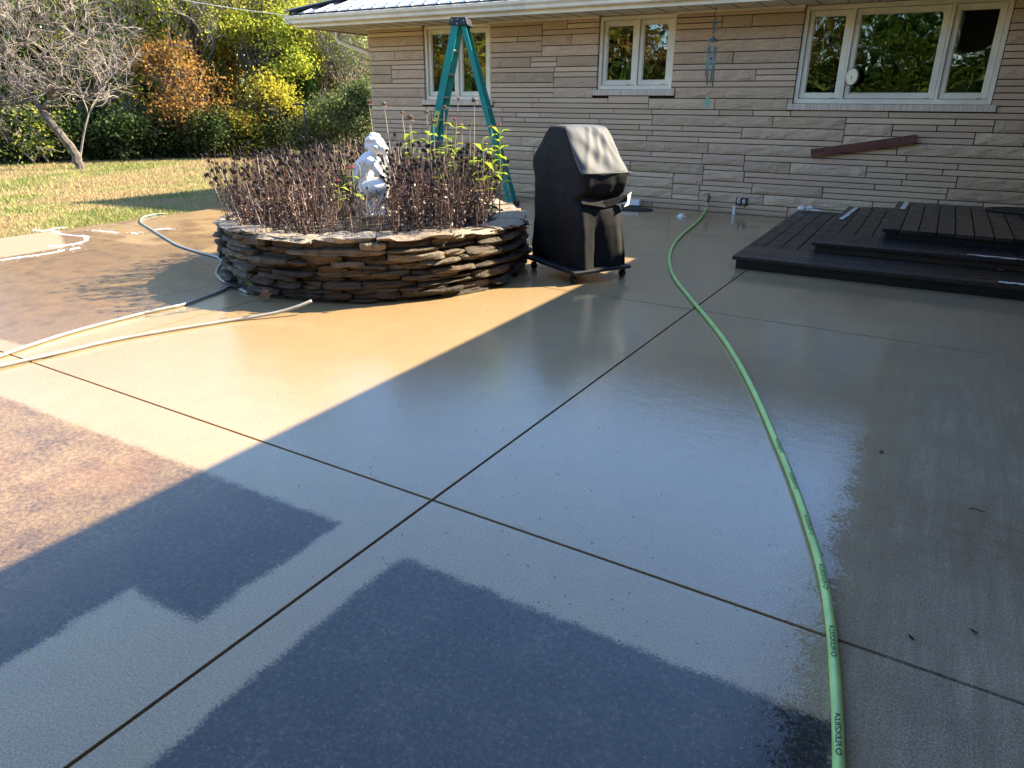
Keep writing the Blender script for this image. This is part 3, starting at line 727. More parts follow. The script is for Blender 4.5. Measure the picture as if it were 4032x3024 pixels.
# ------------------------------------------------------------------ planter
PC = Vector((-4.213, 4.905, 0)); PR = 1.330
def planter():
    root = empty('stone_planter', PC); tag(root, 'round raised planter of stacked flat field stones', 'planter')
    g = random.Random(5)
    hs = [0.034, 0.046, 0.030, 0.052, 0.036, 0.032, 0.050, 0.034, 0.044, 0.036, 0.058]
    def block(a0, a1, z0, z1, r0, r1, mat, name, seed, stuff=None, amp=0.016):
        n = max(3, int((a1 - a0) * PR / 0.045)); V = []; Fs = []
        ta, tb = rnd.uniform(0.80, 1.0), rnd.uniform(0.80, 1.0)
        prof = [(0, 0.03), (0.7, 0.0), (0.97 * ta, 0.03), (1.0 * ta, 0.22), ((ta + tb) / 2 + 0.02, 0.5), (1.0 * tb, 0.8), (0.96 * tb, 0.97), (0.7, 1.0), (0, 0.97)]; m_ = len(prof)
        skew = rnd.uniform(-0.03, 0.03)
        for i in range(n + 1):
            t_ = i / n; a = a0 + (a1 - a0) * t_
            e = 1 - 0.55 * (abs(2 * t_ - 1) ** 12)
            zc = (z0 + z1) / 2
            for u, v in prof:
                q = Vector((a * 7, v * 1.5 + seed, seed))
                nn = mnoise.noise(q * 1.7) * amp * 1.3 + mnoise.noise(q * 6) * amp * 0.7 + skew * (t_ - 0.5)
                r = r0 + (r1 - r0) * u * (0.86 + 0.14 * e) + nn * u
                z = zc + (z0 + (z1 - z0) * v - zc) * (0.55 + 0.45 * e) + mnoise.noise(Vector((a * 9, seed, v * 2))) * amp * 0.7
                V.append((r * math.cos(a), r * math.sin(a), max(z, 0.0)))
        for i in range(n):
            for k in range(m_ - 1): Fs.append((i * m_ + k, i * m_ + k + 1, (i + 1) * m_ + k + 1, (i + 1) * m_ + k))
        Fs.append(tuple(range(m_ - 1, -1, -1))); Fs.append(tuple(n * m_ + k for k in range(m_)))
        if stuff is not None: stuff.add(V, Fs); return
        b = MB(); b.add(V, Fs); b.build(name, mat, root)
    hidden = MB(); z = 0.0; cnt = 0
    cam_a = math.atan2(-PC.y, -PC.x)
    for ci, h in enumerate(hs):
        a = g.uniform(0, 1); end = a + 2 * math.pi
        while a < end - 1e-3:
            ln = g.uniform(0.14, 0.52) / PR
            if end - a - ln < 0.1: ln = end - a
            mid = a + ln / 2; d = (mid - cam_a + math.pi) % (2 * math.pi) - math.pi
            dr = g.uniform(-0.055, 0.035) + 0.02 * (ci % 2)
            if g.random() < 0.25 and h > 0.046:
                k = g.uniform(0.4, 0.6)
                for (za, zb) in ((z, z + h * k), (z + h * k, z + h)):
                    block(a + 0.003, a + ln - 0.003, za + 0.001, zb - 0.001, PR - 0.2, PR + g.uniform(-0.045, 0.03), M['field'], 'stone', g.uniform(0, 99), None if abs(d) < 1.75 else hidden)
            else:
                zt = z + h + (g.uniform(0.0, 0.012)); 
                block(a + 0.004, a + ln - 0.004, z + 0.001 - g.uniform(0, 0.006), zt - 0.003, PR - 0.2, PR + dr, M['field'], 'stone', g.uniform(0, 99), None if abs(d) < 1.75 else hidden)
            a += ln; cnt += 1
        z += h
    tag(hidden.build('far_side_stones', M['field'], root), kind='stuff')
    a = 0.3; end = a + 2 * math.pi
    while a < end - 1e-3:
        ln = g.uniform(0.32, 0.62) / PR
        if end - a - ln < 0.16: ln = end - a
        t0 = z + g.uniform(-0.014, 0.008); th = g.uniform(0.020, 0.040)
        block(a + 0.003, a + ln - 0.003, t0, t0 + th, PR - g.uniform(0.18, 0.30), PR + g.uniform(-0.02, 0.04), M['cap'], 'cap_stone', g.uniform(0, 99), amp=0.034)
        a += ln
    b = MB(); b.lathe([(PR - 0.10, 0.0), (PR - 0.09, 0.465), (PR - 0.2, 0.455), (0.01, 0.452)], 48); b.build('soil', M['soil'], root)
    print('planter stones', cnt)
planter()

# ------------------------------------------------------------------ statue
def statue():
    base = Vector((-4.33, 4.98, 0.452))
    root = empty('garden_statue', base); tag(root, 'white plaster statue of a crouching curly haired child among the dead stems', 'statue')
    u = Vector((rh[0], rh[1], 0)); v = Vector((fh[0], fh[1], 0))
    b = MB()
    def W(p): return u * p[0] + v * p[1] + Vector((0, 0, p[2]))
    def ball(p, r, sx=1, sy=1, sz=1, n=12):
        vs = []; fs = []; c = W(p)
        for i in range(n + 1):
            th = math.pi * i / n
            for k in range(n):
                ph = 2 * math.pi * k / n
                vs.append(c + u * (r * sx * math.sin(th) * math.cos(ph)) + v * (r * sy * math.sin(th) * math.sin(ph)) + Vector((0, 0, r * sz * math.cos(th))))
        for i in range(n):
            for k in range(n): fs.append((i * n + k, i * n + (k + 1) % n, (i + 1) * n + (k + 1) % n, (i + 1) * n + k))
        b.add(vs, fs)
    def limb(pts, rs, n=12):
        # chain of overlapping balls gives a solid tapered limb
        for i in range(len(pts) - 1):
            p = Vector(pts[i]); q = Vector(pts[i + 1]); m_ = max(2, int((q - p).length / (0.25 * min(rs[i], rs[i + 1]))))
            for k in range(m_ + 1):
                t_ = k / m_; ball(p.lerp(q, t_), rs[i] * (1 - t_) + rs[i + 1] * t_, n=n)
    # heights above soil; total about 0.66
    ball((0.070, 0.0, 0.545), 0.072, 1.02, 0.95, 1.0)                # skull
    ball((0.112, -0.006, 0.520), 0.050, 0.95, 0.9, 1.0)              # face
    ball((0.158, -0.012, 0.515), 0.013); ball((0.142, -0.008, 0.488), 0.020)  # nose, chin
    ball((0.065, -0.072, 0.520), 0.018, 1, 0.6, 1.4)                 # ear
    g = random.Random(3)
    for k in range(46):                                              # curls
        th = g.uniform(0, math.pi * 0.62); ph = g.uniform(0.9, 5.4)
        p = (0.062 + 0.068 * math.sin(th) * math.cos(ph), 0.068 * math.sin(th) * math.sin(ph), 0.552 + 0.070 * math.cos(th))
        ball(p, g.uniform(0.014, 0.024), n=8)
    limb([(0.045, 0, 0.49), (0.02, 0, 0.445)], [0.036, 0.045])        # neck
    limb([(0.005, 0, 0.425), (-0.030, 0, 0.37), (-0.050, 0, 0.30), (-0.045, 0, 0.235), (-0.030, 0, 0.19)], [0.070, 0.086, 0.090, 0.086, 0.082])
    for s in (-1, 1):
        limb([(0.0, s * 0.06, 0.42), (0.045, s * 0.088, 0.405)], [0.052, 0.044])                     # shoulder
        limb([(0.045, s * 0.088, 0.405), (0.085, s * 0.098, 0.35), (0.130, s * 0.088, 0.285)], [0.040, 0.034, 0.027])
        limb([(-0.025, s * 0.055, 0.185), (0.05, s * 0.085, 0.215), (0.125, s * 0.072, 0.225)], [0.078, 0.066, 0.050])   # thigh, knee
        limb([(0.125, s * 0.072, 0.22), (0.110, s * 0.062, 0.14), (0.062, s * 0.055, 0.055)], [0.046, 0.042, 0.026])      # shin
        limb([(0.058, s * 0.055, 0.040), (0.105, s * 0.062, 0.028), (0.140, s * 0.066, 0.022)], [0.026, 0.022, 0.016])    # foot
    # near forearm folds back over the knee, far hand supports the chin
    limb([(0.130, -0.088, 0.285), (0.085, -0.065, 0.272), (0.040, -0.03, 0.280)], [0.026, 0.022, 0.017])
    limb([(0.130, 0.088, 0.285), (0.145, 0.045, 0.37), (0.135, 0.012, 0.455)], [0.026, 0.021, 0.016])
    for k in range(4):
        limb([(0.040, -0.03 - 0.002 * k, 0.288 - 0.010 * k), (0.012, -0.026, 0.290 - 0.011 * k)], [0.007, 0.005], 6)
        limb([(0.138, 0.016 - 0.009 * k, 0.455), (0.132 - 0.003 * k, 0.010 - 0.010 * k, 0.482)], [0.007, 0.005], 6)
    # mound it crouches on
    ball((-0.02, 0, 0.05), 0.10, 1.35, 1.2, 0.75); ball((-0.085, 0.02, 0.085), 0.060, 1, 1, 1); ball((0.06, 0.0, 0.0), 0.09, 1.2, 1.2, 0.35)
    o = b.build('figure', M['statue'], root, smooth=True)
    r = o.modifiers.new('remesh', 'REMESH'); r.mode = 'VOXEL'; r.voxel_size = 0.0052; r.use_smooth_shade = True
    s = o.modifiers.new('smooth', 'SMOOTH'); s.factor = 0.5; s.iterations = 3
    o.scale = (1.08, 1.08, 1.06)
    b = MB(); b.lathe([(0.135, -0.03), (0.14, 0.0), (0.13, 0.012)], 20); q = b.build('plinth', M['statue'], root)
statue()

# ------------------------------------------------------------------ plants in the planter
M['stem_dead'] = leafmat('dead_stem', [(0.025, 0.015, 0.014), (0.09, 0.055, 0.048), (0.16, 0.105, 0.09), (0.26, 0.18, 0.155), (0.66, 0.55, 0.48)], 0.0, pure=True)
M['stem_pale'] = simple('pale_dry_stem', (0.42, 0.33, 0.26), 0.85, 0.3, 5, world=True)
M['dry_leaf'] = leafmat('shrivelled_leaves', [(0.010, 0.007, 0.008), (0.025, 0.016, 0.016), (0.07, 0.045, 0.042), (0.16, 0.115, 0.10), (0.34, 0.26, 0.235), (0.78, 0.70, 0.64)], 0.05, pure=True)
M['seed'] = simple('black_seed_head', (0.010, 0.007, 0.008), 0.95, 0.3, 60, 1.0, 300)
M['stem_green'] = simple('green_stem', (0.22, 0.27, 0.07), 0.7, 0.2, 8, world=True)
M['petal'] = simple('pink_petal', (0.62, 0.06, 0.13), 0.6, 0.2, 30)
M['petal_red'] = simple('orange_red_petal', (0.55, 0.10, 0.035), 0.6, 0.2, 30)
M['zhead'] = simple('brown_dry_flower', (0.20, 0.115, 0.075), 0.9, 0.4, 60, 1.0, 200)
def seed_mesh():
    b = MB(); g = random.Random(2); V = []; n = 9
    for i in range(6):
        th = math.pi * i / 5
        for k in range(n):
            ph = 2 * math.pi * k / n; r = 0.0140 * g.uniform(0.8, 1.2)
            V.append((r * math.sin(th) * math.cos(ph), r * math.sin(th) * math.sin(ph), r * 0.9 * math.cos(th)))
    fs = [(i * n + k, i * n + (k + 1) % n, (i + 1) * n + (k + 1) % n, (i + 1) * n + k) for i in range(5) for k in range(n)]
    b.add(V, fs)
    for k in range(5):
        a = 2 * math.pi * k / 5; b.add([(0, 0, -0.008), (0.02 * math.cos(a), 0.02 * math.sin(a), -0.019), (0.02 * math.cos(a + .3), 0.02 * math.sin(a + .3), -0.019)], [(0, 1, 2)])
    return b.mesh('seed_head', M['seed'])
SEED = seed_mesh()
def coneflower_proto(seed):
    g = random.Random(seed); gn = np.random.default_rng(seed)
    b = MB(); heads = []; LP = []
    for s in range(g.randint(6, 8)):
        a = g.uniform(0, 6.283); sp = g.uniform(0.02, 0.17); H = g.uniform(0.36, 0.56)
        p0 = Vector((g.uniform(-.05, .05), g.uniform(-.05, .05), -0.01)); p1 = Vector((sp * math.cos(a), sp * math.sin(a), H))
        mid = p0.lerp(p1, 0.5) + Vector((g.uniform(-.02, .02), g.uniform(-.02, .02), 0.02))
        b.tube([p0, mid, p1], [0.0035, 0.0028, 0.0016], 4, False)
        ends = [p1]
        for k in range(g.randint(2, 4)):
            t_ = g.uniform(0.5, 0.85); q = p0.lerp(mid, t_ * 2) if t_ < 0.5 else mid.lerp(p1, t_ * 2 - 1)
            e = q + Vector((g.uniform(-.09, .09), g.uniform(-.09, .09), g.uniform(0.10, 0.20)))
            b.tube([q, q.lerp(e, .5) + Vector((0, 0, -.008)), e], [0.0018, 0.0016, 0.0012], 3, False); ends.append(e)
        heads += ends
        for k in range(24):
            t_ = g.uniform(0.02, 0.80) ** 1.35; q = p0.lerp(mid, t_ * 2) if t_ < 0.5 else mid.lerp(p1, t_ * 2 - 1)
            LP.append(q + Vector((g.uniform(-.02, .02), g.uniform(-.02, .02), g.uniform(-.015, .015))))
    lv = leaf_quads(np.array([tuple(p) for p in LP]), 0.027, -0.3, 0.42, gn)
    return b.mesh('stems', M['stem_dead']), quads('dry_leaves', lv, M['dry_leaf']), heads
protos = [coneflower_proto(i) for i in range(8)]
def coneflowers():
    g = random.Random(11); n = 0; nh = 0; pts = []
    tries = 0
    while len(pts) < 150 and tries < 12000:
        tries += 1
        a = g.uniform(0, 6.283); r = 1.185 * g.random() ** 0.42; p = (r * math.cos(a), r * math.sin(a))
        if p[0] * rh[0] + p[1] * rh[1] < 0.98 and all((p[0] - q[0]) ** 2 + (p[1] - q[1]) ** 2 > 0.125 ** 2 for q in pts) and (Vector((p[0], p[1])) - Vector((-0.08, 0.05))).length > 0.17: pts.append(p)
    pts.sort(key=lambda p: (p[0] + PC.x) ** 2 + (p[1] + PC.y) ** 2)
    for i, p in enumerate(pts):
        st, lv, heads = protos[g.randrange(8)]
        r = math.hypot(*p); sc_ = g.uniform(0.82, 1.08) * (1.0 - 0.12 * max(0, r - 0.8))
        # a lower, darker tuft directly in front of the statue
        w_ = Vector((p[0] + PC.x, p[1] + PC.y)); st_d = (w_ - Vector((-4.33, 4.98)))
        front = st_d.dot(Vector((fh[0], fh[1]))) < 0 and abs(st_d.dot(Vector((rh[0], rh[1]))) - 0.06) < 0.24
        if front: sc_ *= 0.40 if st_d.length < 0.7 else 0.55
        o = empty('dead_coneflower', (PC.x + p[0], PC.y + p[1], 0.452), g.uniform(0, 6.28))
        lean = 0.30 * r
        o.rotation_euler = (-lean * p[1] * 0.5 * -1 * -1, 0, o.rotation_euler.z)
        ax = Vector((-p[1], p[0], 0)); ax = ax.normalized() if ax.length > 0 else Vector((1, 0, 0))
        o.rotation_euler = (Matrix.Rotation(0.26 * max(0, r - 0.35), 4, ax) @ Matrix.Rotation(g.uniform(0, 6.28), 4, 'Z')).to_euler()
        o.scale = (sc_, sc_, sc_)
        uu = p[0] * rh[0] + p[1] * rh[1]; vv = p[0] * fh[0] + p[1] * fh[1]
        place = ('by the near rim left of the statue' if uu < -0.1 else 'by the near rim right of the statue') if vv < -0.45 else (('in the middle left of the statue' if uu < -0.1 else 'in the middle right of the statue') if vv < 0.4 else ('at the far side toward the lawn' if uu < 0 else 'at the far side toward the ladder'))
        tag(o, 'dead brown coneflower clump with black seed heads ' + place, 'dead plant', 'dead coneflowers filling the planter')
        link('stems', st, parent=o); link('dry_leaves', lv, parent=o)['kind'] = 'stuff'
        lim = 5 if not front else 3
        for k, h in enumerate(g.sample(heads, min(lim + g.randint(0, 4), len(heads)))):
            s = link('seed_head', SEED, parent=o, loc=h); s.rotation_euler = (g.uniform(-.4, .4), g.uniform(-.4, .4), g.uniform(0, 6)); q = g.uniform(0.8, 1.25); s.scale = (q, q, q); nh += 1
    print('coneflowers', len(pts), nh)
coneflowers()
def zinnia(px, py, top_px, label, flower=None, seedn=0, col='petal', lean=(0, 0), dist=None):
    """px, py: where the plant's top shows in the photograph (4032 wide); dist: depth along Y"""
    g = random.Random(seedn); top = aty(px, py, dist)
    bx, by = float(top[0]) - lean[0], float(top[1]) - lean[1]; z0 = 0.452; H = float(top[2]) - z0
    root = empty('zinnia', (bx, by, z0)); tag(root, label, 'flower', 'green zinnias rising from the planter')
    b = MB(); p1 = Vector((lean[0], lean[1], H)); b.tube([(0, 0, 0), p1 * 0.5 + Vector((0.01, 0, 0)), p1], [0.006, 0.005, 0.0035], 6, False)
    b.build('stem', M['stem_green'], root)
    V = []; nlv = max(3, int((H - 0.22) / 0.075))
    for k in range(nlv):
        c = p1 * ((0.30 * 1 + 0.7 * (k + 1) / (nlv + 1))); 
        for s in (0, math.pi):
            a = k * 1.57 + s + g.uniform(-.3, .3); l = g.uniform(0.10, 0.17); wd = l * 0.36; d = Vector((math.cos(a), math.sin(a), g.uniform(-0.2, 1.0))).normalized(); sd_ = d.cross(Vector((0, 0, 1))).normalized()
            q = MB(); mid = c + d * l * 0.45; tip = c + d * l + Vector((0, 0, -l * 0.35))
            q.add([c, mid - sd_ * wd * .5, tip, mid + sd_ * wd * .5, mid + Vector((0, 0, -0.006))], [(0, 1, 4), (1, 2, 4), (2, 3, 4), (3, 0, 4)])
            q.build('leaf', L['zinnia'], root)
    if flower:
        fl = empty('flower', tuple(p1), parent=root)
        for ring, (n_, l, tz) in enumerate(((11, 0.030, 0.0), (8, 0.022, 0.008))):
            for k in range(n_):
                a = 2 * math.pi * k / n_ + ring * .3; q = MB(); d = Vector((math.cos(a), math.sin(a), 0.25 + .3 * ring)).normalized(); s_ = Vector((-math.sin(a), math.cos(a), 0))
                q.add([Vector((0, 0, tz)), d * l * .6 - s_ * .009, d * l - s_ * .005 - Vector((0, 0, .003)), d * l + s_ * .005 - Vector((0, 0, .003)), d * l * .6 + s_ * .009], [(0, 1, 2, 3, 4)])
                q.build('petal', M[col], fl)
        q = MB(); q.lathe([(0.008, 0.0), (0.009, 0.012), (0.003, 0.017)], 10); q.build('centre', M['zhead'], fl)
    return root
zinnia(1862, 590, None, 'pale green zinnia without a bloom right of the statue head', None, 1, dist=5.2)
zinnia(1612, 492, None, 'tall light green zinnia with withered top nearest the statue', None, 2, dist=5.3)
zinnia(1690, 500, None, 'branching green zinnia between the statue and the ladder foot', None, 3, dist=5.4)
zinnia(1788, 470, True, 'tall zinnia with pink bloom overlapping the lower ladder rail', True, 4, 'petal', dist=5.3)
zinnia(1755, 510, None, 'leafy yellow green zinnia below the ladder warning sticker', None, 5, dist=5.15)
zinnia(1966, 492, True, 'zinnia with pink flower in front of the right ladder rail', True, 6, 'petal', dist=5.35)
zinnia(1935, 500, True, 'zinnia with orange red flower beside the right ladder rail', True, 7, 'petal_red', dist=5.25)
zinnia(1385, 660, True, 'bright green zinnia with magenta pink bloom left of the statue', True, 8, 'petal', dist=4.75)
zinnia(1215, 675, True, 'small zinnia with dull pink flower deep among the left seed heads', True, 9, 'petal', dist=4.9)
zinnia(1330, 712, True, 'low zinnia with drooping purple pink flower left of the statue', True, 10, 'petal', dist=4.6)
zinnia(1900, 555, None, 'short leafy zinnia at the right side of the planter', None, 12, dist=4.9)
def dry_flower(px, py, bx_px, dist, label, sd, r=0.020):
    g = random.Random(sd); top = aty(px, py, dist); foot = gnd(bx_px, 900, 0.452); bb = aty(bx_px, 800, dist)
    x, y, z = float(bb[0]), float(bb[1]), 0.452; p1 = Vector((float(top[0]) - x, float(top[1]) - y, float(top[2]) - z))
    root = empty('dried_flower', (x, y, z)); tag(root, label, 'dried flower', 'tall dried zinnia stalks in the planter')
    b = MB(); b.tube([(0, 0, 0), p1 * .5 + Vector((0.012, 0, 0)), p1], [0.005, 0.004, 0.003], 5, False); b.build('stem', M['stem_pale'], root)
    h = MB(); n = 9; V = []
    for i in range(6):
        th = math.pi * i / 5
        for k in range(n):
            q = r * g.uniform(0.8, 1.2); V.append((p1.x + q * math.sin(th) * math.cos(2 * math.pi * k / n), p1.y + q * math.sin(th) * math.sin(2 * math.pi * k / n), p1.z + q * 0.8 * math.cos(th)))
    h.add(V, [(i * n + k, i * n + (k + 1) % n, (i + 1) * n + (k + 1) % n, (i + 1) * n + k) for i in range(5) for k in range(n)])
    for k in range(10):
        a = 2 * math.pi * k / 10; h.add([(p1.x, p1.y, p1.z - .01), (p1.x + 1.5 * r * math.cos(a), p1.y + 1.5 * r * math.sin(a), p1.z - r * g.uniform(.7, 1.4)), (p1.x + 1.5 * r * math.cos(a + .35), p1.y + 1.5 * r * math.sin(a + .35), p1.z - r)], [(0, 1, 2)])
    h.build('seed_head', M['zhead'], root)
dry_flower(1452, 400, 1500, 5.2, 'tall dried stalk leaning left against the house corner', 1, .024)
dry_flower(1512, 408, 1560, 5.25, 'tall dried stalk with round head beside the first wall stones', 2)
dry_flower(1582, 442, 1625, 5.3, 'bent dried stalk with a small nodding head', 3, .014)
dry_flower(1615, 462, 1640, 5.4, 'dried stalk with a broad ragged drooping head', 4, .027)
dry_flower(1680, 440, 1688, 5.3, 'dried stalk with twin thin heads left of the ladder', 5, .016)
dry_flower(1707, 478, 1712, 5.35, 'dried stalk with narrow vertical head near the ladder', 6, .018)
dry_flower(1748, 420, 1740, 5.25, 'dried stalk with pale ragged head across the ladder rail', 7, .018)
dry_flower(1805, 388, 1762, 5.2, 'long dried stalk slanting right across the ladder', 8, .012)
dry_flower(1867, 392, 1860, 5.3, 'upright dried stalk with dark round head between the ladder legs', 9, .022)
dry_flower(1818, 495, 1818, 5.35, 'dried stalk with ragged head above the pale zinnia', 10, .022)
dry_flower(1850, 492, 1845, 5.4, 'thin dried stalk with a tiny head between the ladder legs', 11, .012)
def bent_reed():
    root = None
    b = MB(); P_ = [aty(x, y, 4.55) for x, y in ((1455, 845), (1425, 800), (1410, 745), (1420, 695), (1415, 655), (1400, 640))]
    b.tube([Vector(p) for p in P_], 0.0035, 5)
    P_ = [aty(x, y, 4.5) for x, y in ((1445, 850), (1430, 790), (1425, 760), (1412, 735), (1413, 705), (1440, 685), (1447, 720), (1450, 760))]
    b.tube([Vector(p) for p in P_], 0.003, 5)
    o = b.build('dry_stalk', M['stem_pale'], smooth=True); tag(o, 'pale looping dry stalks in front of the white statue', 'dried stalk')
bent_reed()

# ------------------------------------------------------------------ ladder
M['teal'] = simple('teal_fibreglass', (0.0, 0.25, 0.20), 0.38, 0.10, 5, 0.2, 150)
M['alu'] = simple('dull_aluminium', (0.45, 0.45, 0.43), 0.4, 0.15, 10, metal=0.6)
M['blackplastic'] = simple('black_plastic', (0.02, 0.02, 0.024), 0.45, 0.2, 10)
M['sticker'] = simple('yellow_warning_sticker', (0.65, 0.56, 0.10), 0.6, 0.15, 60)
M['white'] = simple('white_plastic', (0.78, 0.78, 0.76), 0.4, 0.05, 8)
def ladder():
    A = Vector((-6.18, 8.20, 0)); B = Vector((-5.00, 8.70, 0)); ctr = (A + B) / 2
    root = empty('step_ladder', ctr); tag(root, 'tall green fibreglass step ladder standing open by the left window', 'ladder')
    e = (B - A).normalized(); wv = Vector((-e.y, e.x, 0)); Zt = 2.30
    topA = -e * 0.07; topB = e * 0.06
    bx = aty(1020 * K, 90, 8.5)
    apex = Vector((float(bx[0]), 0, 0)); 
    # apex offset along e from the centre
    off = -0.06
    def rail(foot, top, depth, side, name, th=0.022):
        # a C channel: web + two flanges facing inwards
        d = (top - foot).normalized(); n = wv * side; dp = d.cross(wv).normalized()
        q = MB()
        def pr(o1, o2, a, b_):   # prism with section from (a along dp, b along n)
            vs = []
            for c in (foot, top):
                for s1, s2 in ((o1[0], o1[1]), (o2[0], o1[1]), (o2[0], o2[1]), (o1[0], o2[1])): vs.append(c + dp * s1 + n * s2)
            q.add(vs, [(0, 1, 2, 3), (7, 6, 5, 4), (0, 4, 5, 1), (1, 5, 6, 2), (2, 6, 7, 3), (3, 7, 4, 0)])
        pr((-depth / 2, 0), (depth / 2, 0.005), 0, 0); pr((-depth / 2, -0.026), (-depth / 2 + 0.005, -0.0005), 0, 0); pr((depth / 2 - 0.005, -0.026), (depth / 2, -0.0005), 0, 0)
        return q.build(name, M['teal'], root)
    fr = []
    for side in (-1, 1):
        foot = -e * 0.64 + wv * side * 0.29 + Vector((0, 0, 0.02)); top = e * (off - 0.03) + wv * side * 0.17 + Vector((0, 0, Zt)); fr.append((foot, top)); rail(foot, top, 0.088, side, 'front_rail')
        foot = e * 0.64 + wv * side * 0.27 + Vector((0, 0, 0.02)); top = e * (off + 0.05) + wv * side * 0.15 + Vector((0, 0, Zt)); rail(foot, top, 0.058, side, 'rear_rail')
        q = MB(); f_ = e * 0.64 + wv * side * 0.27; q.box((f_.x - .035, f_.y - .03, 0), (f_.x + .035, f_.y + .03, 0.07)); q.build('foot_pad', M['blackplastic'], root)
        q = MB(); f_ = -e * 0.64 + wv * side * 0.29; q.box((f_.x - .05, f_.y - .03, 0), (f_.x + .05, f_.y + .03, 0.05)); q.build('foot_pad', M['blackplastic'], root)
        # spreader
        q = MB(); zc = 1.30; t_ = (zc - .02) / (Zt - .02)
        a = (-e * 0.64 + wv * side * 0.27).lerp(e * (off - .03) + wv * side * .155, t_); b_ = (e * 0.64 + wv * side * 0.25).lerp(e * (off + .05) + wv * side * .135, t_)
        a.z = b_.z = zc; mid = (a + b_) / 2 - Vector((0, 0, 0.018))
        q.bar(a, mid, 0.004, 0.022); q.bar(mid - e * .02, b_, 0.004, 0.022); q.build('spreader', M['alu'], root)
    for k in range(1, 8):
        t_ = k / 8.0 * 0.985; a = fr[0][0].lerp(fr[0][1], t_) + wv * 0.004; b_ = fr[1][0].lerp(fr[1][1], t_) - wv * 0.004
        q = MB(); q.bar(a, b_, 0.082, 0.022); q.build('step', M['alu'], root)
    for k in range(1, 5):
        t_ = k / 5.0; a = (e * 0.64 + wv * -0.27).lerp(e * (off + .05) + wv * -.15, t_); b_ = (e * 0.64 + wv * 0.27).lerp(e * (off + .05) + wv * .15, t_); a.z = b_.z = 0.02 + (Zt - .02) * t_ - 0.1
        q = MB(); q.bar(a, b_, 0.02, 0.02); q.build('rear_brace', M['alu'], root)
    q = MB(); vs = []
    for z, h in ((Zt - 0.035, 0.125), (Zt + 0.055, 0.095)):
        for s1, s2 in ((-1, -1), (1, -1), (1, 1), (-1, 1)): vs.append(e * (off + 0.005 + s1 * h) + wv * (s2 * (0.20 if z < Zt else 0.19)) + Vector((0, 0, z)))
    q.add(vs, [(3, 2, 1, 0), (4, 5, 6, 7), (0, 1, 5, 4), (1, 2, 6, 5), (2, 3, 7, 6), (3, 0, 4, 7)]); q.build('top_cap', M['blackplastic'], root, bevel=0.006)
    for s1, z in ((-0.07, 0.02), (0.0, 0.03), (0.075, 0.015), (-0.01, -0.02)):
        q = MB(); c = e * (off + s1) - wv * (0.199) + Vector((0, 0, Zt + z)); q.tube([c, c - wv * 0.004], 0.009, 8); q.build('rivet', M['alu'], root)
    a, b_ = fr[0]; q = MB(); d = (b_ - a).normalized(); dp = d.cross(wv).normalized(); c = a.lerp(b_, 0.50) - wv * 0.0065
    q.add([c - dp * .03 - d * .10, c + dp * .03 - d * .10, c + dp * .03 + d * .10, c - dp * .03 + d * .10], [(0, 1, 2, 3)]); q.build('warning_sticker', M['sticker'], root)
    q = MB(); c = c - wv * 0.001
    for s in (-0.06, 0.02): q.add([c - dp * .02 + d * s, c + dp * .02 + d * s, c + dp * 0 + d * (s + .04)], [(0, 1, 2)])
    q.build('warning_mark', M['blackplastic'], root)
ladder()

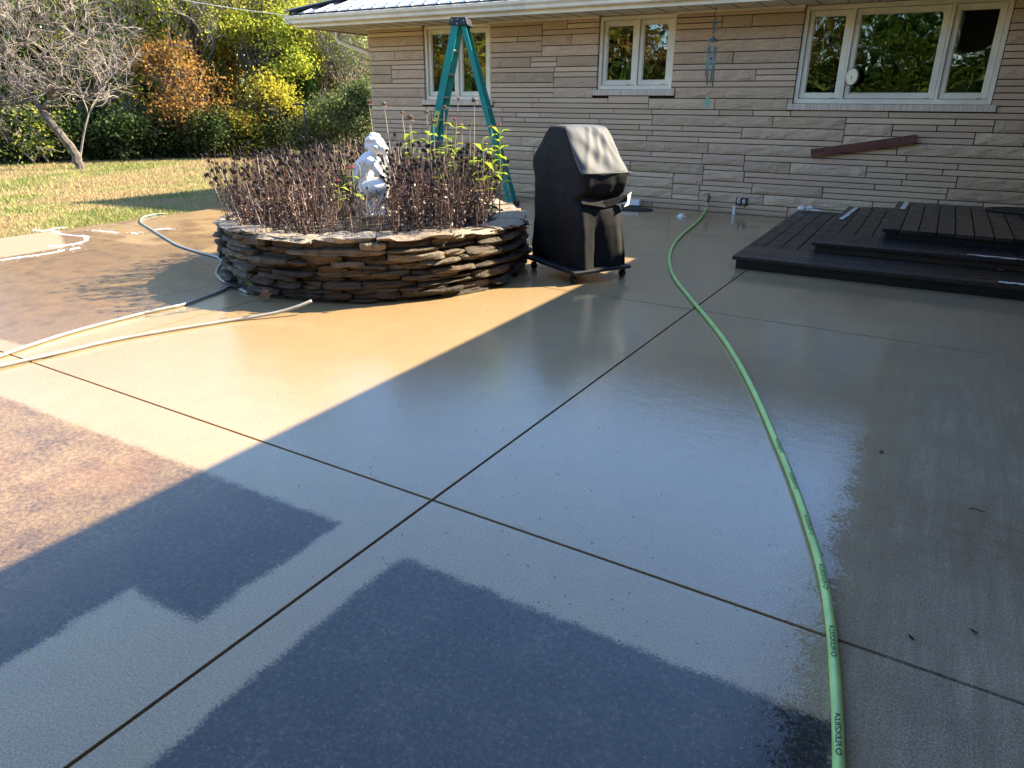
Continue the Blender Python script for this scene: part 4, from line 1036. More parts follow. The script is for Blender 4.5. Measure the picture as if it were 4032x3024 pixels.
# ------------------------------------------------------------------ grill under its cover
def grill():
    G0 = Vector((-2.36, 5.24, 0)); a = R(60); e2 = Vector((-math.sin(a), math.cos(a), 0)); e1 = Vector((e2.y, -e2.x, 0))
    root = empty('covered_grill', G0); tag(root, 'gas grill on casters under a black fabric cover', 'grill')
    W = 0.47
    # z: front d, back d, left w, right w   (d runs back along e2)
    P = [(0.095, 0.005, 0.78, -0.035, W + 0.02), (0.20, 0.015, 0.80, -0.035, W + 0.015), (0.32, 0.03, 0.79, -0.025, W + 0.01), (0.45, 0.045, 0.765, -0.025, W), (0.56, 0.070, 0.775, -0.022, W - 0.01), (0.645, 0.105, 0.79, -0.018, W - 0.02),
         (0.66, 0.105, 0.79, -0.018, W - 0.02), (0.70, 0.075, 0.80, -0.016, W - 0.01), (0.77, 0.055, 0.81, -0.005, W), (0.835, 0.055, 0.835, -0.008, W + 0.012), (0.862, 0.058, 0.845, -0.010, W + 0.012), (0.90, 0.090, 0.850, -0.010, W + 0.01), (0.97, 0.150, 0.82, -0.008, W + 0.0),
         (1.04, 0.205, 0.755, -0.004, W - 0.01), (1.11, 0.262, 0.68, 0.0, W - 0.02), (1.165, 0.310, 0.62, 0.004, W - 0.03), (1.195, 0.345, 0.585, 0.012, W - 0.042), (1.208, 0.385, 0.555, 0.035, W - 0.065)]
    # refine rings
    rows = []
    for i in range(len(P) - 1):
        m_ = max(1, int(round((P[i + 1][0] - P[i][0]) / 0.016)))
        for k in range(m_): rows.append([P[i][j] + (P[i + 1][j] - P[i][j]) * k / m_ for j in range(5)])
    rows.append(list(P[-1]))
    N = 120; V = []
    def ring(z, df, db, wl, wr):
        cor = 0.035 + 0.02 * (z < 0.6); out = []
        w2, d2 = (wr - wl), (db - df)
        # perimeter parametrised by side, evenly within each side
        per = []
        ns = (26, 34, 26, 34)
        sides = [((wl, df), (wr, df)), ((wr, df), (wr, db)), ((wr, db), (wl, db)), ((wl, db), (wl, df))]
        for (p, q), n_ in zip(sides, ns):
            for k in range(n_): t_ = k / n_; per.append((p[0] + (q[0] - p[0]) * t_, p[1] + (q[1] - p[1]) * t_))
        cx, cy = (wl + wr) / 2, (df + db) / 2
        for (x, y) in per:
            # round corners with a superellipse pull
            u_, v_ = abs(x - cx) / (w2 / 2), abs(y - cy) / (d2 / 2)
            s = (u_ ** 9 + v_ ** 9) ** (1 / 9.0)
            out.append((cx + (x - cx) / s, cy + (y - cy) / s))
        return out
    nn = mnoise.noise
    for (z, df, db, wl, wr) in rows:
        r = ring(z, df, db, wl, wr); cx, cy = (wl + wr) / 2, (df + db) / 2; n_ = len(r)
        for k, (x, y) in enumerate(r):
            t_ = k / n_; dx, dy = x - cx, y - cy; l = math.hypot(dx, dy); ox, oy = dx / l, dy / l
            fold = 0.0
            if z < 0.66:
                s = (0.66 - z) / 0.56
                on_front = k < 26
                fold += s * 0.022 * math.sin(t_ * 2 * math.pi * 9 + 2.0 * nn(Vector((t_ * 6, 0, 0)))) * (1.9 if on_front else 0.45)
                if on_front: fold -= s * 0.03 * math.exp(-((k - 13) / 5.0) ** 2)
                if on_front: fold += s * 0.035 * math.exp(-((k - 7) / 1.8) ** 2) + s * 0.03 * math.exp(-((k - 20) / 2.0) ** 2)
            if 0.60 < z < 0.70: fold -= 0.020 * math.sin((z - 0.60) / 0.10 * math.pi) * (1 if k < 26 else 0.25)
            if z > 0.66 and z < 0.86: fold += 0.012 * (0.86 - z) / 0.2 * math.sin(k * 0.55) * (k < 26)
            if z > 0.87: fold += 0.010 * nn(Vector((t_ * 9 - z * 3, z * 5, 3))) + 0.006 * math.sin(t_ * 60 + z * 26) * (k < 26)
            if z > 0.87 and k < 26:
                for c0, sl, am in ((3.0, 34, .016), (9.5, 26, .013), (15.0, 18, .010), (22.5, -14, .012)):
                    fold += am * math.exp(-((k - (c0 + (z - 0.87) * sl)) / 1.1) ** 2) * min(1, (z - 0.87) * 12)
            if k >= 94: fold += 0.003 * math.sin(k * 1.1 + 1.5 * nn(Vector((k * .3, z * 2, 0)))) * (0.4 + max(0, 0.8 - z))
            fold += 0.012 * nn(Vector((x * 5, y * 5, z * 3))) + 0.004 * nn(Vector((x * 20, y * 20, z * 9)))
            zz_ = z + (0.012 * nn(Vector((t_ * 12, 7, 0))) if z < 0.12 else 0)
            if z < 0.30 and k >= 94: zz_ += 0.10 * max(0, 1 - (z - .095) / .2) * (max(0, 1 - (k - 94) / 9.0))
            V.append(e1 * (x + ox * fold) + e2 * (y + oy * fold) + Vector((0, 0, zz_)))
    n_ = 120; q = MB(); fs = []; mi = []
    for i in range(len(rows) - 1):
        for k in range(n_):
            fs.append((i * n_ + k, i * n_ + (k + 1) % n_, (i + 1) * n_ + (k + 1) % n_, (i + 1) * n_ + k))
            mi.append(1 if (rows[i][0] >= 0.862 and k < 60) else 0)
    b0 = len(V); c = sum(V[-n_:], Vector()) / n_ + Vector((0, 0, 0.006)); V.append(c)
    for k in range(n_): fs.append(((len(rows) - 1) * n_ + k, (len(rows) - 1) * n_ + (k + 1) % n_, b0)); mi.append(1)
    q.v = [tuple(p) for p in V]; q.f = fs; q.mi = mi
    def fabric(name, col, dark):
        t = NT(name); o = t.obj(); n1 = t.noise(o, 3, 5, 0.6); wv_ = t.noise(t.mapv(o, (1, 1, 0.25)), 6, 4, 0.6, 0.5); f_ = t.noise(o, 420, 2)
        x = t.n('ShaderNodeVectorMath', operation='SCALE'); x.inputs[0].default_value = col
        sz = t.n('ShaderNodeSeparateXYZ'); t.put(sz.inputs[0], o)
        wet = t.mr(t.math('ADD', sz.outputs[2], t.math('MULTIPLY', n1, 0.5)), 0.45, 0.95, 0.40, 1.0) if dark else 1.0  # tone factor, darker towards the bottom of the cover
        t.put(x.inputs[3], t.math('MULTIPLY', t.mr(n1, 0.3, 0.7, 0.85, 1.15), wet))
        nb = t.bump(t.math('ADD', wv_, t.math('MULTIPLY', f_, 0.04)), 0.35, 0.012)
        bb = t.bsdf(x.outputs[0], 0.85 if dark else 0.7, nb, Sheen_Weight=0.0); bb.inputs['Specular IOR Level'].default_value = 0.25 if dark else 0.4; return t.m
    m0 = fabric('black_cover_fabric', (0.019, 0.019, 0.021), True); m1 = fabric('sunlit_cover_fabric', (0.095, 0.100, 0.106), False)  # second is a paler copy: sunlit sheen of the lid put into colour
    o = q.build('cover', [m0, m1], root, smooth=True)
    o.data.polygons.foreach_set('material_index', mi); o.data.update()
    sub = o.modifiers.new('sub', 'SUBSURF'); sub.levels = 1; sub.render_levels = 1
    so_ = o.modifiers.new('solid', 'SOLIDIFY'); so_.thickness = 0.003
    # piping of the front lid edge and tie strap
    def pt(x, y, z): return e1 * x + e2 * y + Vector((0, 0, z))
    q = MB(); q.tube([pt(-0.012, 0.062, 0.862), pt(0.1, 0.050, 0.860), pt(0.3, 0.048, 0.858), pt(W + 0.012, 0.056, 0.858)], 0.004, 6); q.build('cover_seam', m1, root, smooth=True)
    q = MB(); q.tube([pt(0.022, 0.352, 1.19), pt(0.006, 0.312, 1.165), pt(-0.004, 0.212, 1.04), pt(-0.012, 0.155, 0.97), pt(-0.014, 0.095, 0.90), pt(-0.014, 0.062, 0.862)], 0.005, 6); q.build('cover_seam', m0, root, smooth=True)
    q = MB()
    q.bar(pt(0.02, 0.086, 0.655), pt(0.24, 0.066, 0.615), 0.006, 0.055, tuple(e1)); q.bar(pt(0.24, 0.066, 0.615), pt(W + 0.005, 0.07, 0.655), 0.006, 0.055)
    q.build('tie_strap', m0, root)
    q = MB(); q.add([pt(W - 0.02, 0.045, 0.68), pt(W + 0.045, 0.075, 0.70), pt(W + 0.035, 0.085, 0.59), pt(W - 0.06, 0.035, 0.585), pt(W - 0.02, 0.040, 0.63)], [(0, 1, 2, 3, 4)]); q.build('strap_end', M['white'], root)
    # base shelf, frame, casters
    q = MB(); q.box((-0.06, -0.06, 0.082), (W + 0.06, 0.72, 0.112), Matrix((( e1.x, e2.x, 0, 0), (e1.y, e2.y, 0, 0), (0, 0, 1, 0), (0, 0, 0, 1))) @ Matrix.Translation((0, 0.0, 0)))
    b_ = q.build('base_shelf', M['blackplastic'], root, bevel=0.01)
    b_.location = e1 * (-0.05) + e2 * 0.03
    for x, y in ((-0.06, 0.05), (W - 0.03, 0.04), (-0.06, 0.66), (W - 0.03, 0.66)):
        w_ = empty('caster', tuple(pt(x, y, 0)), parent=root)
        q = MB(); q.tube([e1 * -0.014 + Vector((0, 0, 0.034)), e1 * 0.014 + Vector((0, 0, 0.034))], 0.033, 16); q.build('wheel', M['blackplastic'], w_)
        q = MB(); q.box((-0.022, -0.02, 0.030), (-0.018, 0.02, 0.085)); q.box((0.018, -0.02, 0.030), (0.022, 0.02, 0.085)); k = q.build('fork', M['blackplastic'], w_); k.rotation_euler = (0, 0, R(30))
grill()

# ------------------------------------------------------------------ hoses
def spline(pts, n=12):
    P_ = [Vector(p) for p in pts]; P_ = [P_[0] * 2 - P_[1]] + P_ + [P_[-1] * 2 - P_[-2]]; out = []
    for i in range(1, len(P_) - 2):
        for k in range(n):
            t_ = k / n; a, b, c, d = P_[i - 1:i + 3]
            out.append(0.5 * ((2 * b) + (c - a) * t_ + (2 * a - 5 * b + 4 * c - d) * t_ ** 2 + (3 * b - a - 3 * c + d) * t_ ** 3))
    out.append(P_[-2]); return out
def hose_mat(name, col, rough=0.35):
    t = NT(name); P_ = t.pos(); n1 = t.noise(P_, 9, 5, 0.7)
    x = t.n('ShaderNodeVectorMath', operation='SCALE'); x.inputs[0].default_value = col; t.put(x.inputs[3], t.mr(n1, 0.3, 0.75, 1.1, 0.7))
    t.bsdf(x.outputs[0], rough, t.bump(t.noise(P_, 90, 3), 0.15, 0.002)); return t.m
M['hose_green'] = hose_mat('green_hose', (0.50, 0.74, 0.24)); M['hose_grey'] = hose_mat('grey_hose', (0.36, 0.36, 0.34))
M['brass'] = simple('tarnished_brass', (0.22, 0.10, 0.05), 0.6, 0.3, 30, metal=0.4)
M['ink'] = simple('faded_black_ink', (0.03, 0.05, 0.03), 0.6, 0.3, 30)
HR = 0.0142
def green_hose():
    disp = [(1526, 462), (1514, 471), (1500, 485), (1478, 503), (1460, 522), (1450, 540), (1446, 560), (1450, 585), (1462, 608), (1478, 628), (1500, 655), (1530, 690), (1565, 735), (1595, 782), (1620, 828), (1645, 880), (1670, 938), (1700, 1008), (1730, 1088), (1752, 1155), (1770, 1215), (1785, 1285), (1796, 1365), (1803, 1450), (1809, 1550), (1812, 1659), (1814, 1800)]
    g_ = [gnd(x * K, y * K, HR) for x, y in disp]
    wall = Vector((-2.613, 9.80, 0.16))
    pts = [(-2.615, 9.785, 0.075), (-2.618, 9.76, 0.045)] + [(float(p[0]), float(p[1]), HR + 0.001) for p in g_[1:]]
    path = spline(pts, 10)
    root = empty('garden_hose', (0, 3.0, 0)); O = Vector((0, 3.0, 0)); tag(root, 'lime green garden hose curving over the wet patio from the wall tap', 'hose')
    b = MB(); b.tube([p - O for p in path], HR, 16); b.build('hose_tube', M['hose_green'], root, smooth=True)
    b = MB(); b.tube([Vector((-2.613, 9.79, 0.125)) - O, Vector((-2.615, 9.785, 0.07)) - O], 0.014, 10); b.build('hose_coupling', M['alu'], root, smooth=True)
    # printed lettering, repeated along the hose, wrapped on its upper surface
    cum = [0]
    for i in range(1, len(path)): cum.append(cum[-1] + (path[i] - path[i - 1]).length)
    Ltot = cum[-1]
    def at(s):
        s = max(0, min(Ltot - 1e-4, s)); i = max(k for k in range(len(cum)) if cum[k] <= s); i = min(i, len(path) - 2)
        f = (s - cum[i]) / (cum[i + 1] - cum[i]); return path[i].lerp(path[i + 1], f), (path[i + 1] - path[i]).normalized()
    cu = bpy.data.curves.new('hose_print', 'FONT'); cu.body = 'FLEXZILLA'; cu.size = 0.017; cu.resolution_u = 1; cu.shear = 0.25; cu.offset = 0.0002
    ob = bpy.data.objects.new('tmp', cu); C.objects.link(ob); dg = bpy.context.evaluated_depsgraph_get(); me = bpy.data.meshes.new_from_object(ob.evaluated_get(dg)); 
    bm = bmesh.new(); bm.from_mesh(me); bmesh.ops.triangulate(bm, faces=bm.faces[:]); bmesh.ops.subdivide_edges(bm, edges=[e for e in bm.edges if e.calc_length() > 0.006], cuts=1)
    tv = [v.co.copy() for v in bm.verts]; tf = [tuple(v.index for v in f.verts) for f in bm.faces]; bm.free(); C.objects.unlink(ob); bpy.data.objects.remove(ob)
    wid = max(v.x for v in tv)
    def wrap(sx, off, ang0=0.15):
        """sx: distance along the hose; off: distance around it from the crown"""
        p, d = at(sx); side = d.cross(Vector((0, 0, 1))).normalized(); th = ang0 + off / HR
        return p + (side * math.sin(th) + Vector((0, 0, 1)) * math.cos(th)) * (HR + 0.0006) - O
    def near(pxx, pyy):
        q = gnd(pxx, pyy, HR); return min(range(len(path)), key=lambda i: (path[i].x - q[0]) ** 2 + (path[i].y - q[1]) ** 2)
    for (pxx, pyy) in ((3076, 1785), (3140, 1925), (3202, 2105), (3262, 2315), (3298, 2590), (3318, 2960)):
        s0 = cum[near(pxx, pyy)]
        q = MB(); k = 1.30
        q.add([wrap(s0 - v.x * k, (0.006 - v.y)) for v in tv], tf)
        n = 18; vs = []
        for rr in (0.0045, 0.0068):
            for j in range(n): a = 2 * math.pi * j / n; vs.append(wrap(s0 + 0.014 + rr * 1.5 * math.cos(a), rr * math.sin(a)))
        q.add(vs, [(j, (j + 1) % n, n + (j + 1) % n, n + j) for j in range(n)])
        q.build('printed_lettering', M['ink'], root)
green_hose()
def grey_hoses():
    def mk(disp, z, label, r=0.0105, extra=None):
        pts = []
        for i, (x, y) in enumerate(disp):
            zz_ = z[i] if hasattr(z, '__len__') else z; p = gnd(x * K, y * K, zz_ + r); pts.append((float(p[0]), float(p[1]), zz_ + r + 0.001))
        path = spline(pts, 8); c = path[len(path) // 2].copy(); c.z = 0
        b = MB(); b.tube([p - c for p in path], r, 12); o = b.build('grey_hose', M['hose_grey'], None, smooth=True, loc=c); tag(o, label, 'hose', 'pale grey hoses beside the planter')
    mk([(-900, 1080), (-420, 905), (-160, 822), (-60, 788), (0, 769), (60, 748), (150, 719), (250, 692), (330, 672), (395, 658), (440, 642), (475, 629), (497, 617)], 0, 'thin grey hose running up beside the wet stain to the planter')
    mk([(-900, 1000), (-420, 880), (-160, 825), (-60, 803), (0, 791), (120, 764), (250, 734), (380, 711), (500, 692), (590, 677), (640, 663), (673, 650)], [0, 0, 0, 0, 0, 0, 0, 0, 0.0, 0.02, 0.05, 0.08], 'grey hose ending with a raised tip before the planter')
    mk([(355, 462), (330, 464), (309, 470), (304, 480), (320, 491), (350, 510), (385, 530), (430, 545), (470, 556), (478, 568), (470, 580), (468, 592), (480, 606), (505, 618), (535, 633)], 0, 'grey hose curling from the lawn edge round the planter foot')
grey_hoses()

# ------------------------------------------------------------------ things on and near the wall
def tap():
    root = empty('water_tap', (-2.613, WY - 0.02, 0.2)); tag(root, 'small tarnished brass tap low on the stone wall', 'tap')
    b = MB(); b.tube([(0, 0.02, 0.0), (0, -0.05, 0.0)], 0.013, 10); b.tube([(0, -0.045, 0.012), (0, -0.052, -0.03), (0, -0.05, -0.07)], [0.016, 0.014, 0.014], 10); b.build('tap_body', M['brass'], root, smooth=True)
    b = MB(); b.tube([(0, -0.045, 0.0), (0, -0.075, 0.035)], 0.006, 8); b.tube([(-0.022, -0.078, 0.038), (0.022, -0.078, 0.038)], 0.007, 8); b.build('handle', M['brass'], root, smooth=True)
tap()
def outlet():
    root = empty('wall_outlet', (-2.183, WY - 0.012, 0.166)); tag(root, 'double socket box with black cover low on the wall', 'socket')
    b = MB(); b.box((-0.075, -0.012, -0.05), (0.075, 0.02, 0.05)); b.build('box', M['blackplastic'], root, bevel=0.004)
    for s in (-1, 1):
        b = MB(); b.lathe([(0.030, 0), (0.030, 0.012), (0.020, 0.018)], 14); o = b.build('socket_cover', M['alu'], root, loc=(s * 0.034, -0.012, 0)); o.rotation_euler = (math.pi / 2, 0, 0); o.scale = (0.85, 1.15, 1)
outlet()
def plank():
    a = Vector(map(float, aty(1752 * K, 331 * K, WY - 0.06))); b_ = Vector(map(float, aty(1980 * K, 300 * K, WY - 0.06))); c = (a + b_) / 2
    t = NT('weathered_red_wood'); o = t.obj(); g = t.noise(t.mapv(o, (1.2, 14, 14)), 4, 6, 0.7, 0.8)
    t.bsdf(t.ramp(g, [(0.3, (0.050, 0.014, 0.008)), (0.55, (0.145, 0.045, 0.026)), (0.75, (0.24, 0.10, 0.06))]), 0.6, t.bump(g, 0.6, 0.006))
    root = empty('wall_plank', c); tag(root, 'reddish brown wooden plank fixed aslant on the stone wall', 'plank')
    ln = (b_ - a).length; ang = math.atan2(b_.z - a.z, b_.x - a.x)
    m_ = MB(); m_.box((-ln / 2, -0.02, -0.048), (ln / 2, 0.02, 0.048)); p = m_.build('board', t.m, root, bevel=0.004); p.rotation_euler = (0, -ang, 0)
    for x in (-ln * .38, ln * .22, ln * .36):
        m_ = MB(); m_.tube([(x, -0.0215, 0.008), (x, -0.019, 0.008)], 0.010, 10); q = m_.build('bolt_hole', M['felt'], root); q.rotation_euler = (0, -ang, 0)
    for x in (-ln * .3, ln * .3):
        m_ = MB(); m_.box((x - 0.02, 0.02, -0.02), (x + 0.02, 0.058, 0.02)); q = m_.build('spacer', M['mortar'], root); q.rotation_euler = (0, -ang, 0)
plank()
def chime():
    X, Y = -2.64, 9.35
    root = empty('wind_chime', (X, Y, 2.445)); tag(root, 'green metal wind chime with six tubes and mint sail under the eave', 'wind chime')
    cop = simple('green_patina', (0.10, 0.17, 0.15), 0.6, 0.4, 20, metal=0.2); tub = simple('blue_green_tube', (0.16, 0.30, 0.30), 0.35, 0.1, 6, metal=0.4); mint = simple('mint_sail', (0.22, 0.60, 0.42), 0.5, 0.1, 9)
    b = MB()
    for k in range(4):
        z = -0.02 - k * 0.028; ring = [(0.010 * math.cos(a) if k % 2 else 0, 0 if k % 2 else 0.010 * math.cos(a), z - 0.014 * math.sin(a)) for a in [j * math.pi / 4 for j in range(9)]]
        b.tube(ring, 0.0016, 4)
    b.build('chain', M['blackplastic'], root)
    b = MB(); # cast ornament of overlapping leaves on a spine
    b.tube([(0, 0, -0.125), (0.006, 0, -0.18), (-0.004, 0, -0.24), (0, 0, -0.31)], [0.005, 0.008, 0.008, 0.004], 6)
    g = random.Random(4)
    for k in range(15):
        z = -0.14 - k * 0.0105; a = k * 2.1; d = Vector((math.cos(a), math.sin(a) * .5, 0.3 * g.uniform(-1, 1))); l = 0.022 + 0.02 * math.sin(k / 15 * 3.1)
        s = Vector((0, 0, 1)).cross(d).normalized() * 0.010; c = Vector((0, 0, z)); b.add([c, c + d * l * .6 + s + Vector((0, 0, .012)), c + d * l, c + d * l * .6 - s - Vector((0, 0, .012))], [(0, 1, 2, 3)])
    b.build('ornament', cop, root)
    b = MB(); b.lathe([(0.066, -0.385), (0.064, -0.380), (0.045, -0.362), (0.018, -0.345), (0.008, -0.335), (0.006, -0.32)], 20); b.build('cap', cop, root, smooth=True)
    for k, ln in enumerate((0.44, 0.40, 0.36, 0.33, 0.42, 0.38)):
        a = k * math.pi / 3 + .3; x, y = 0.046 * math.cos(a), 0.046 * math.sin(a)
        b = MB(); b.tube([(x * 1.2, y * 1.2, -0.385), (x, y, -0.445)], 0.001, 3); b.tube([(x, y, -0.443), (x, y, -0.443 - ln)], 0.0085, 10); b.build('chime_tube', tub, root, smooth=True)
    b = MB(); b.tube([(0, 0, -0.385), (0, 0, -0.99)], 0.0008, 3); b.lathe([(0.014, -0.58), (0.016, -0.572), (0.014, -0.564)], 12); b.build('striker', M['blackplastic'], root)
    b = MB(); out = [(0, -0.985), (0.012, -1.0), (0.017, -1.03), (0.026, -1.06), (0.024, -1.09), (0.012, -1.115), (0, -1.125), (-0.012, -1.115), (-0.024, -1.09), (-0.026, -1.06), (-0.017, -1.03), (-0.012, -1.0)]
    n = len(out); b.add([(x, -0.002, z) for x, z in out] + [(x, 0.002, z) for x, z in out], [tuple(range(n)), tuple(range(2 * n - 1, n - 1, -1))] + [(i, (i + 1) % n, n + (i + 1) % n, n + i) for i in range(n)]); s = b.build('sail', mint, root); s.rotation_euler = (0, 0, R(25))
chime()
def dial():
    c = aty(3362, 302, WY - 0.12); root = empty('dial_thermometer', (float(c[0]), float(c[1]), float(c[2]))); tag(root, 'round cream dial thermometer on a bracket before the big window', 'thermometer')
    rim = simple('dark_metal_rim', (0.06, 0.055, 0.05), 0.4, 0.1); face = simple('cream_dial_face', (0.72, 0.66, 0.46), 0.5, 0.05)
    turn = (math.pi / 2, 0, R(-38))
    b = MB(); b.lathe([(0.082, 0.0), (0.095, 0.004), (0.097, 0.03), (0.088, 0.034)], 36); o = b.build('rim', rim, root, smooth=True); o.rotation_euler = turn
    b = MB(); b.lathe([(0.087, 0.034), (0.086, 0.0365)], 36); o = b.build('face', face, root); o.rotation_euler = turn
    b = MB(); b.add([(-0.004, 0.0, 0.039), (0.004, 0.0, 0.039), (0.02, -0.05, 0.039)], [(0, 1, 2)]); b.lathe([(0.008, 0.0375), (0.006, 0.041)], 10); o = b.build('needle', M['blackplastic'], root); o.rotation_euler = turn
    b = MB()
    for k in range(25):
        a = math.radians(-150 + k * 12.5) + math.pi / 2; r0, r1 = 0.068, 0.078; s = 0.0012
        d = (math.cos(a), math.sin(a)); n = (-d[1] * s, d[0] * s)
        b.add([(d[0] * r0 - n[0], d[1] * r0 - n[1], 0.0375), (d[0] * r1 - n[0], d[1] * r1 - n[1], 0.0375), (d[0] * r1 + n[0], d[1] * r1 + n[1], 0.0375), (d[0] * r0 + n[0], d[1] * r0 + n[1], 0.0375)], [(0, 1, 2, 3)])
    o = b.build('scale_mark', M['blackplastic'], root); o.rotation_euler = turn; o['kind'] = 'stuff'
    b = MB(); b.bar((-0.06, 0.15, 0.0), (-0.02, 0.0, 0.0), 0.02, 0.012); b.build('bracket', M['alu'], root)
dial()
def bits():
    p = gnd(1472 * K, 468 * K); b = MB(); b.lathe([(0.062, 0.0), (0.062, 0.008), (0.034, 0.012), (0.034, 0.036), (0.028, 0.038)], 20); o = b.build('drain_cap', M['white'], None, loc=(float(p[0]), float(p[1]), 0.001)); tag(o, 'round white plastic drain cap on the wet patio', 'cap')
    p = gnd(1585 * K, 464 * K, 0); b = MB(); b.lathe([(0.020, 0), (0.020, 0.085), (0.026, 0.088), (0.027, 0.108), (0.022, 0.112)], 16); o = b.build('pipe_stub', M['white'], None, loc=(float(p[0]), min(float(p[1]), 9.77), 0.001)); tag(o, 'short white pipe stub standing under the outlet', 'pipe')
    # crumpled white paper at the step corner
    p = gnd(1738 * K, 465 * K, 0.03); b = MB(); g = random.Random(8); V = []; n = 8
    for i in range(6):
        th = math.pi * i / 5
        for k in range(n): r = 0.04 * g.uniform(.75, 1.2); V.append((r * math.sin(th) * math.cos(6.283 * k / n) * 1.3, r * math.sin(th) * math.sin(6.283 * k / n), 0.034 + r * .85 * math.cos(th)))
    b.add(V, [(i * n + k, i * n + (k + 1) % n, (i + 1) * n + (k + 1) % n, (i + 1) * n + k) for i in range(5) for k in range(n)])
    b.add([(0.06, 0, 0.02), (0.22, 0.02, 0.012), (0.24, 0.06, 0.02), (0.10, 0.05, 0.04)], [(0, 1, 2, 3)]); b.add([(0.04, 0.0, 0.04), (0.09, 0.02, 0.075), (0.13, 0.01, 0.055), (0.08, 0, 0.03)], [(0, 1, 2, 3)])
    o = b.build('crumpled_paper', M['white'], None, loc=(-1.41, 9.70, 0.118)); tag(o, 'crumpled white paper at the back corner of the lowest step', 'paper')
    # strips of white tape on the steps
    def strip(a, b_, w_, label, z):
        a = Vector(a); b_ = Vector(b_); d = (b_ - a).normalized(); s = Vector((-d.y, d.x, 0)) * w_ / 2; n = 10; vs = []
        g = random.Random(int(abs(a.x) * 100))
        for k in range(n + 1):
            c = a.lerp(b_, k / n); wob = g.uniform(-.003, .003); vs += [c - s + Vector((wob, wob, 0.004 + 0.003 * math.sin(k * 1.7))), c + s + Vector((wob, 0, 0.003 + 0.003 * abs(math.sin(k))))]
        m_ = MB(); m_.add(vs, [(2 * k, 2 * k + 1, 2 * k + 3, 2 * k + 2) for k in range(n)])
        o = m_.build('tape_strip', M['white']); so_ = o.modifiers.new('s', 'SOLIDIFY'); so_.thickness = 0.002; tag(o, label, 'tape', 'strips of white tape on the steps')
    z1, z2, z3 = 0.118, 0.208, 0.303
    G = lambda x, y, z: tuple(map(float, gnd(3300 + x * .331, 750 + y * .331, z)))
    def st2(x0, y0, x1, y1, z, w_, lab): strip(G(x0, y0, z), G(x1, y1, z), w_, lab, z)
    st2(38, 345, 222, 205, z2, 0.045, 'white tape strip along the left edge of the middle step')
    st2(765, 225, 822, 138, z3, 0.050, 'short white tape strip on the left edge of the top step')
    st2(1530, 766, 2290, 838, z2, 0.028, 'long curling white tape along the front of the middle step')
    st2(1912, 1094, 2330, 1135, z1, 0.050, 'white tape strip on the front edge of the lowest step')
    # mat on the top step
    t = NT('black_door_mat'); o_ = t.obj(); t.bsdf(t.ramp(t.noise(o_, 60, 4), [(.3, (.006, .006, .007)), (.7, (.03, .03, .032))]), 0.6, t.bump(t.voro(o_, 45), 1.0, 0.01))
    p = G(2350, 262, z3); b = MB(); n = 40; vs = []
    for r_, z_ in ((0.98, 0.0), (1.0, 0.004), (1.0, 0.013), (0.97, 0.017)): vs += [(0.46 * r_ * math.cos(6.283 * k / n), 0.27 * r_ * math.sin(6.283 * k / n), z_) for k in range(n)]
    b.add(vs, [(i * n + k, i * n + (k + 1) % n, (i + 1) * n + (k + 1) % n, (i + 1) * n + k) for i in range(3) for k in range(n)] + [tuple(3 * n + k for k in range(n))])
    tag(b.build('door_mat', t.m, None, loc=(p[0], p[1], z3 + 0.001)), 'black oval door mat on the top step', 'door mat')
    # tray and mat behind the grill by the wall
    p = gnd(1362 * K, 449 * K, 0.0); b = MB(); b.box((-0.32, -0.05, 0), (0.10, 0.05, 0.075)); o = b.build('white_board', M['white'], None, bevel=0.004, loc=(float(p[0]), 9.74, 0.03)); tag(o, 'white board end leaning low behind the grill', 'board')
    b = MB(); n = 30; vs = []
    for r_, z_ in ((1.0, 0.0), (1.0, 0.01), (0.9, 0.014)): vs += [(0.42 * r_ * math.cos(6.283 * k / n), 0.20 * r_ * math.sin(6.283 * k / n), z_) for k in range(n)]
    b.add(vs, [(i * n + k, i * n + (k + 1) % n, (i + 1) * n + (k + 1) % n, (i + 1) * n + k) for i in range(2) for k in range(n)] + [tuple(2 * n + k for k in range(n))])
    tag(b.build('floor_mat', t.m, None, loc=(float(p[0]) - .05, 9.50, 0.002)), 'dark oval mat lying by the wall behind the grill', 'mat')
    # leaves at the planter foot and on the step
    def leaf(loc, s, col, label, rot, name='fallen_leaf', mat=None):
        b = MB(); out = [(0, -1), (.35, -.55), (.9, -.5), (.6, -.1), (1.0, .35), (.45, .35), (.25, .95), (0, .55), (-.3, 1.0), (-.45, .3), (-1, .4), (-.65, -.05), (-.85, -.5), (-.35, -.55)]
        b.add([(0, 0, 0.08 * s)] + [(x * s, y * s, 0.12 * s * math.sin(x * 3 + y)) for x, y in out], [(0, i + 1, (i + 1) % len(out) + 1) for i in range(len(out))])
        mt = mat or simple('leaf_' + name, col, 0.7, 0.35, 40); o = b.build(name, mt, None, loc=loc); o.rotation_euler = rot; so_ = o.modifiers.new('s', 'SOLIDIFY'); so_.thickness = 0.0012; tag(o, label, 'leaf'); return o
    p = gnd(1045, 1165, 0.05); leaf((float(p[0]), float(p[1]), 0.062), 0.052, (0.17, 0.085, 0.045), 'large curled brown leaf propped against the planter foot', (R(72), R(12), R(28)))
    p = gnd(985, 1122, 0.07); leaf((float(p[0]), float(p[1]), 0.095), 0.040, (0.10, 0.17, 0.02), 'small green leaf growing from the planter foot', (R(60), 0, R(20)), 'green_leaf')
    leaf((*G(1930, 945, z1 + .01)[:2], z1 + 0.012), 0.022, (0.22, 0.10, 0.045), 'small brown leaf lying on the lowest step', (0.2, 0.1, 1.0))
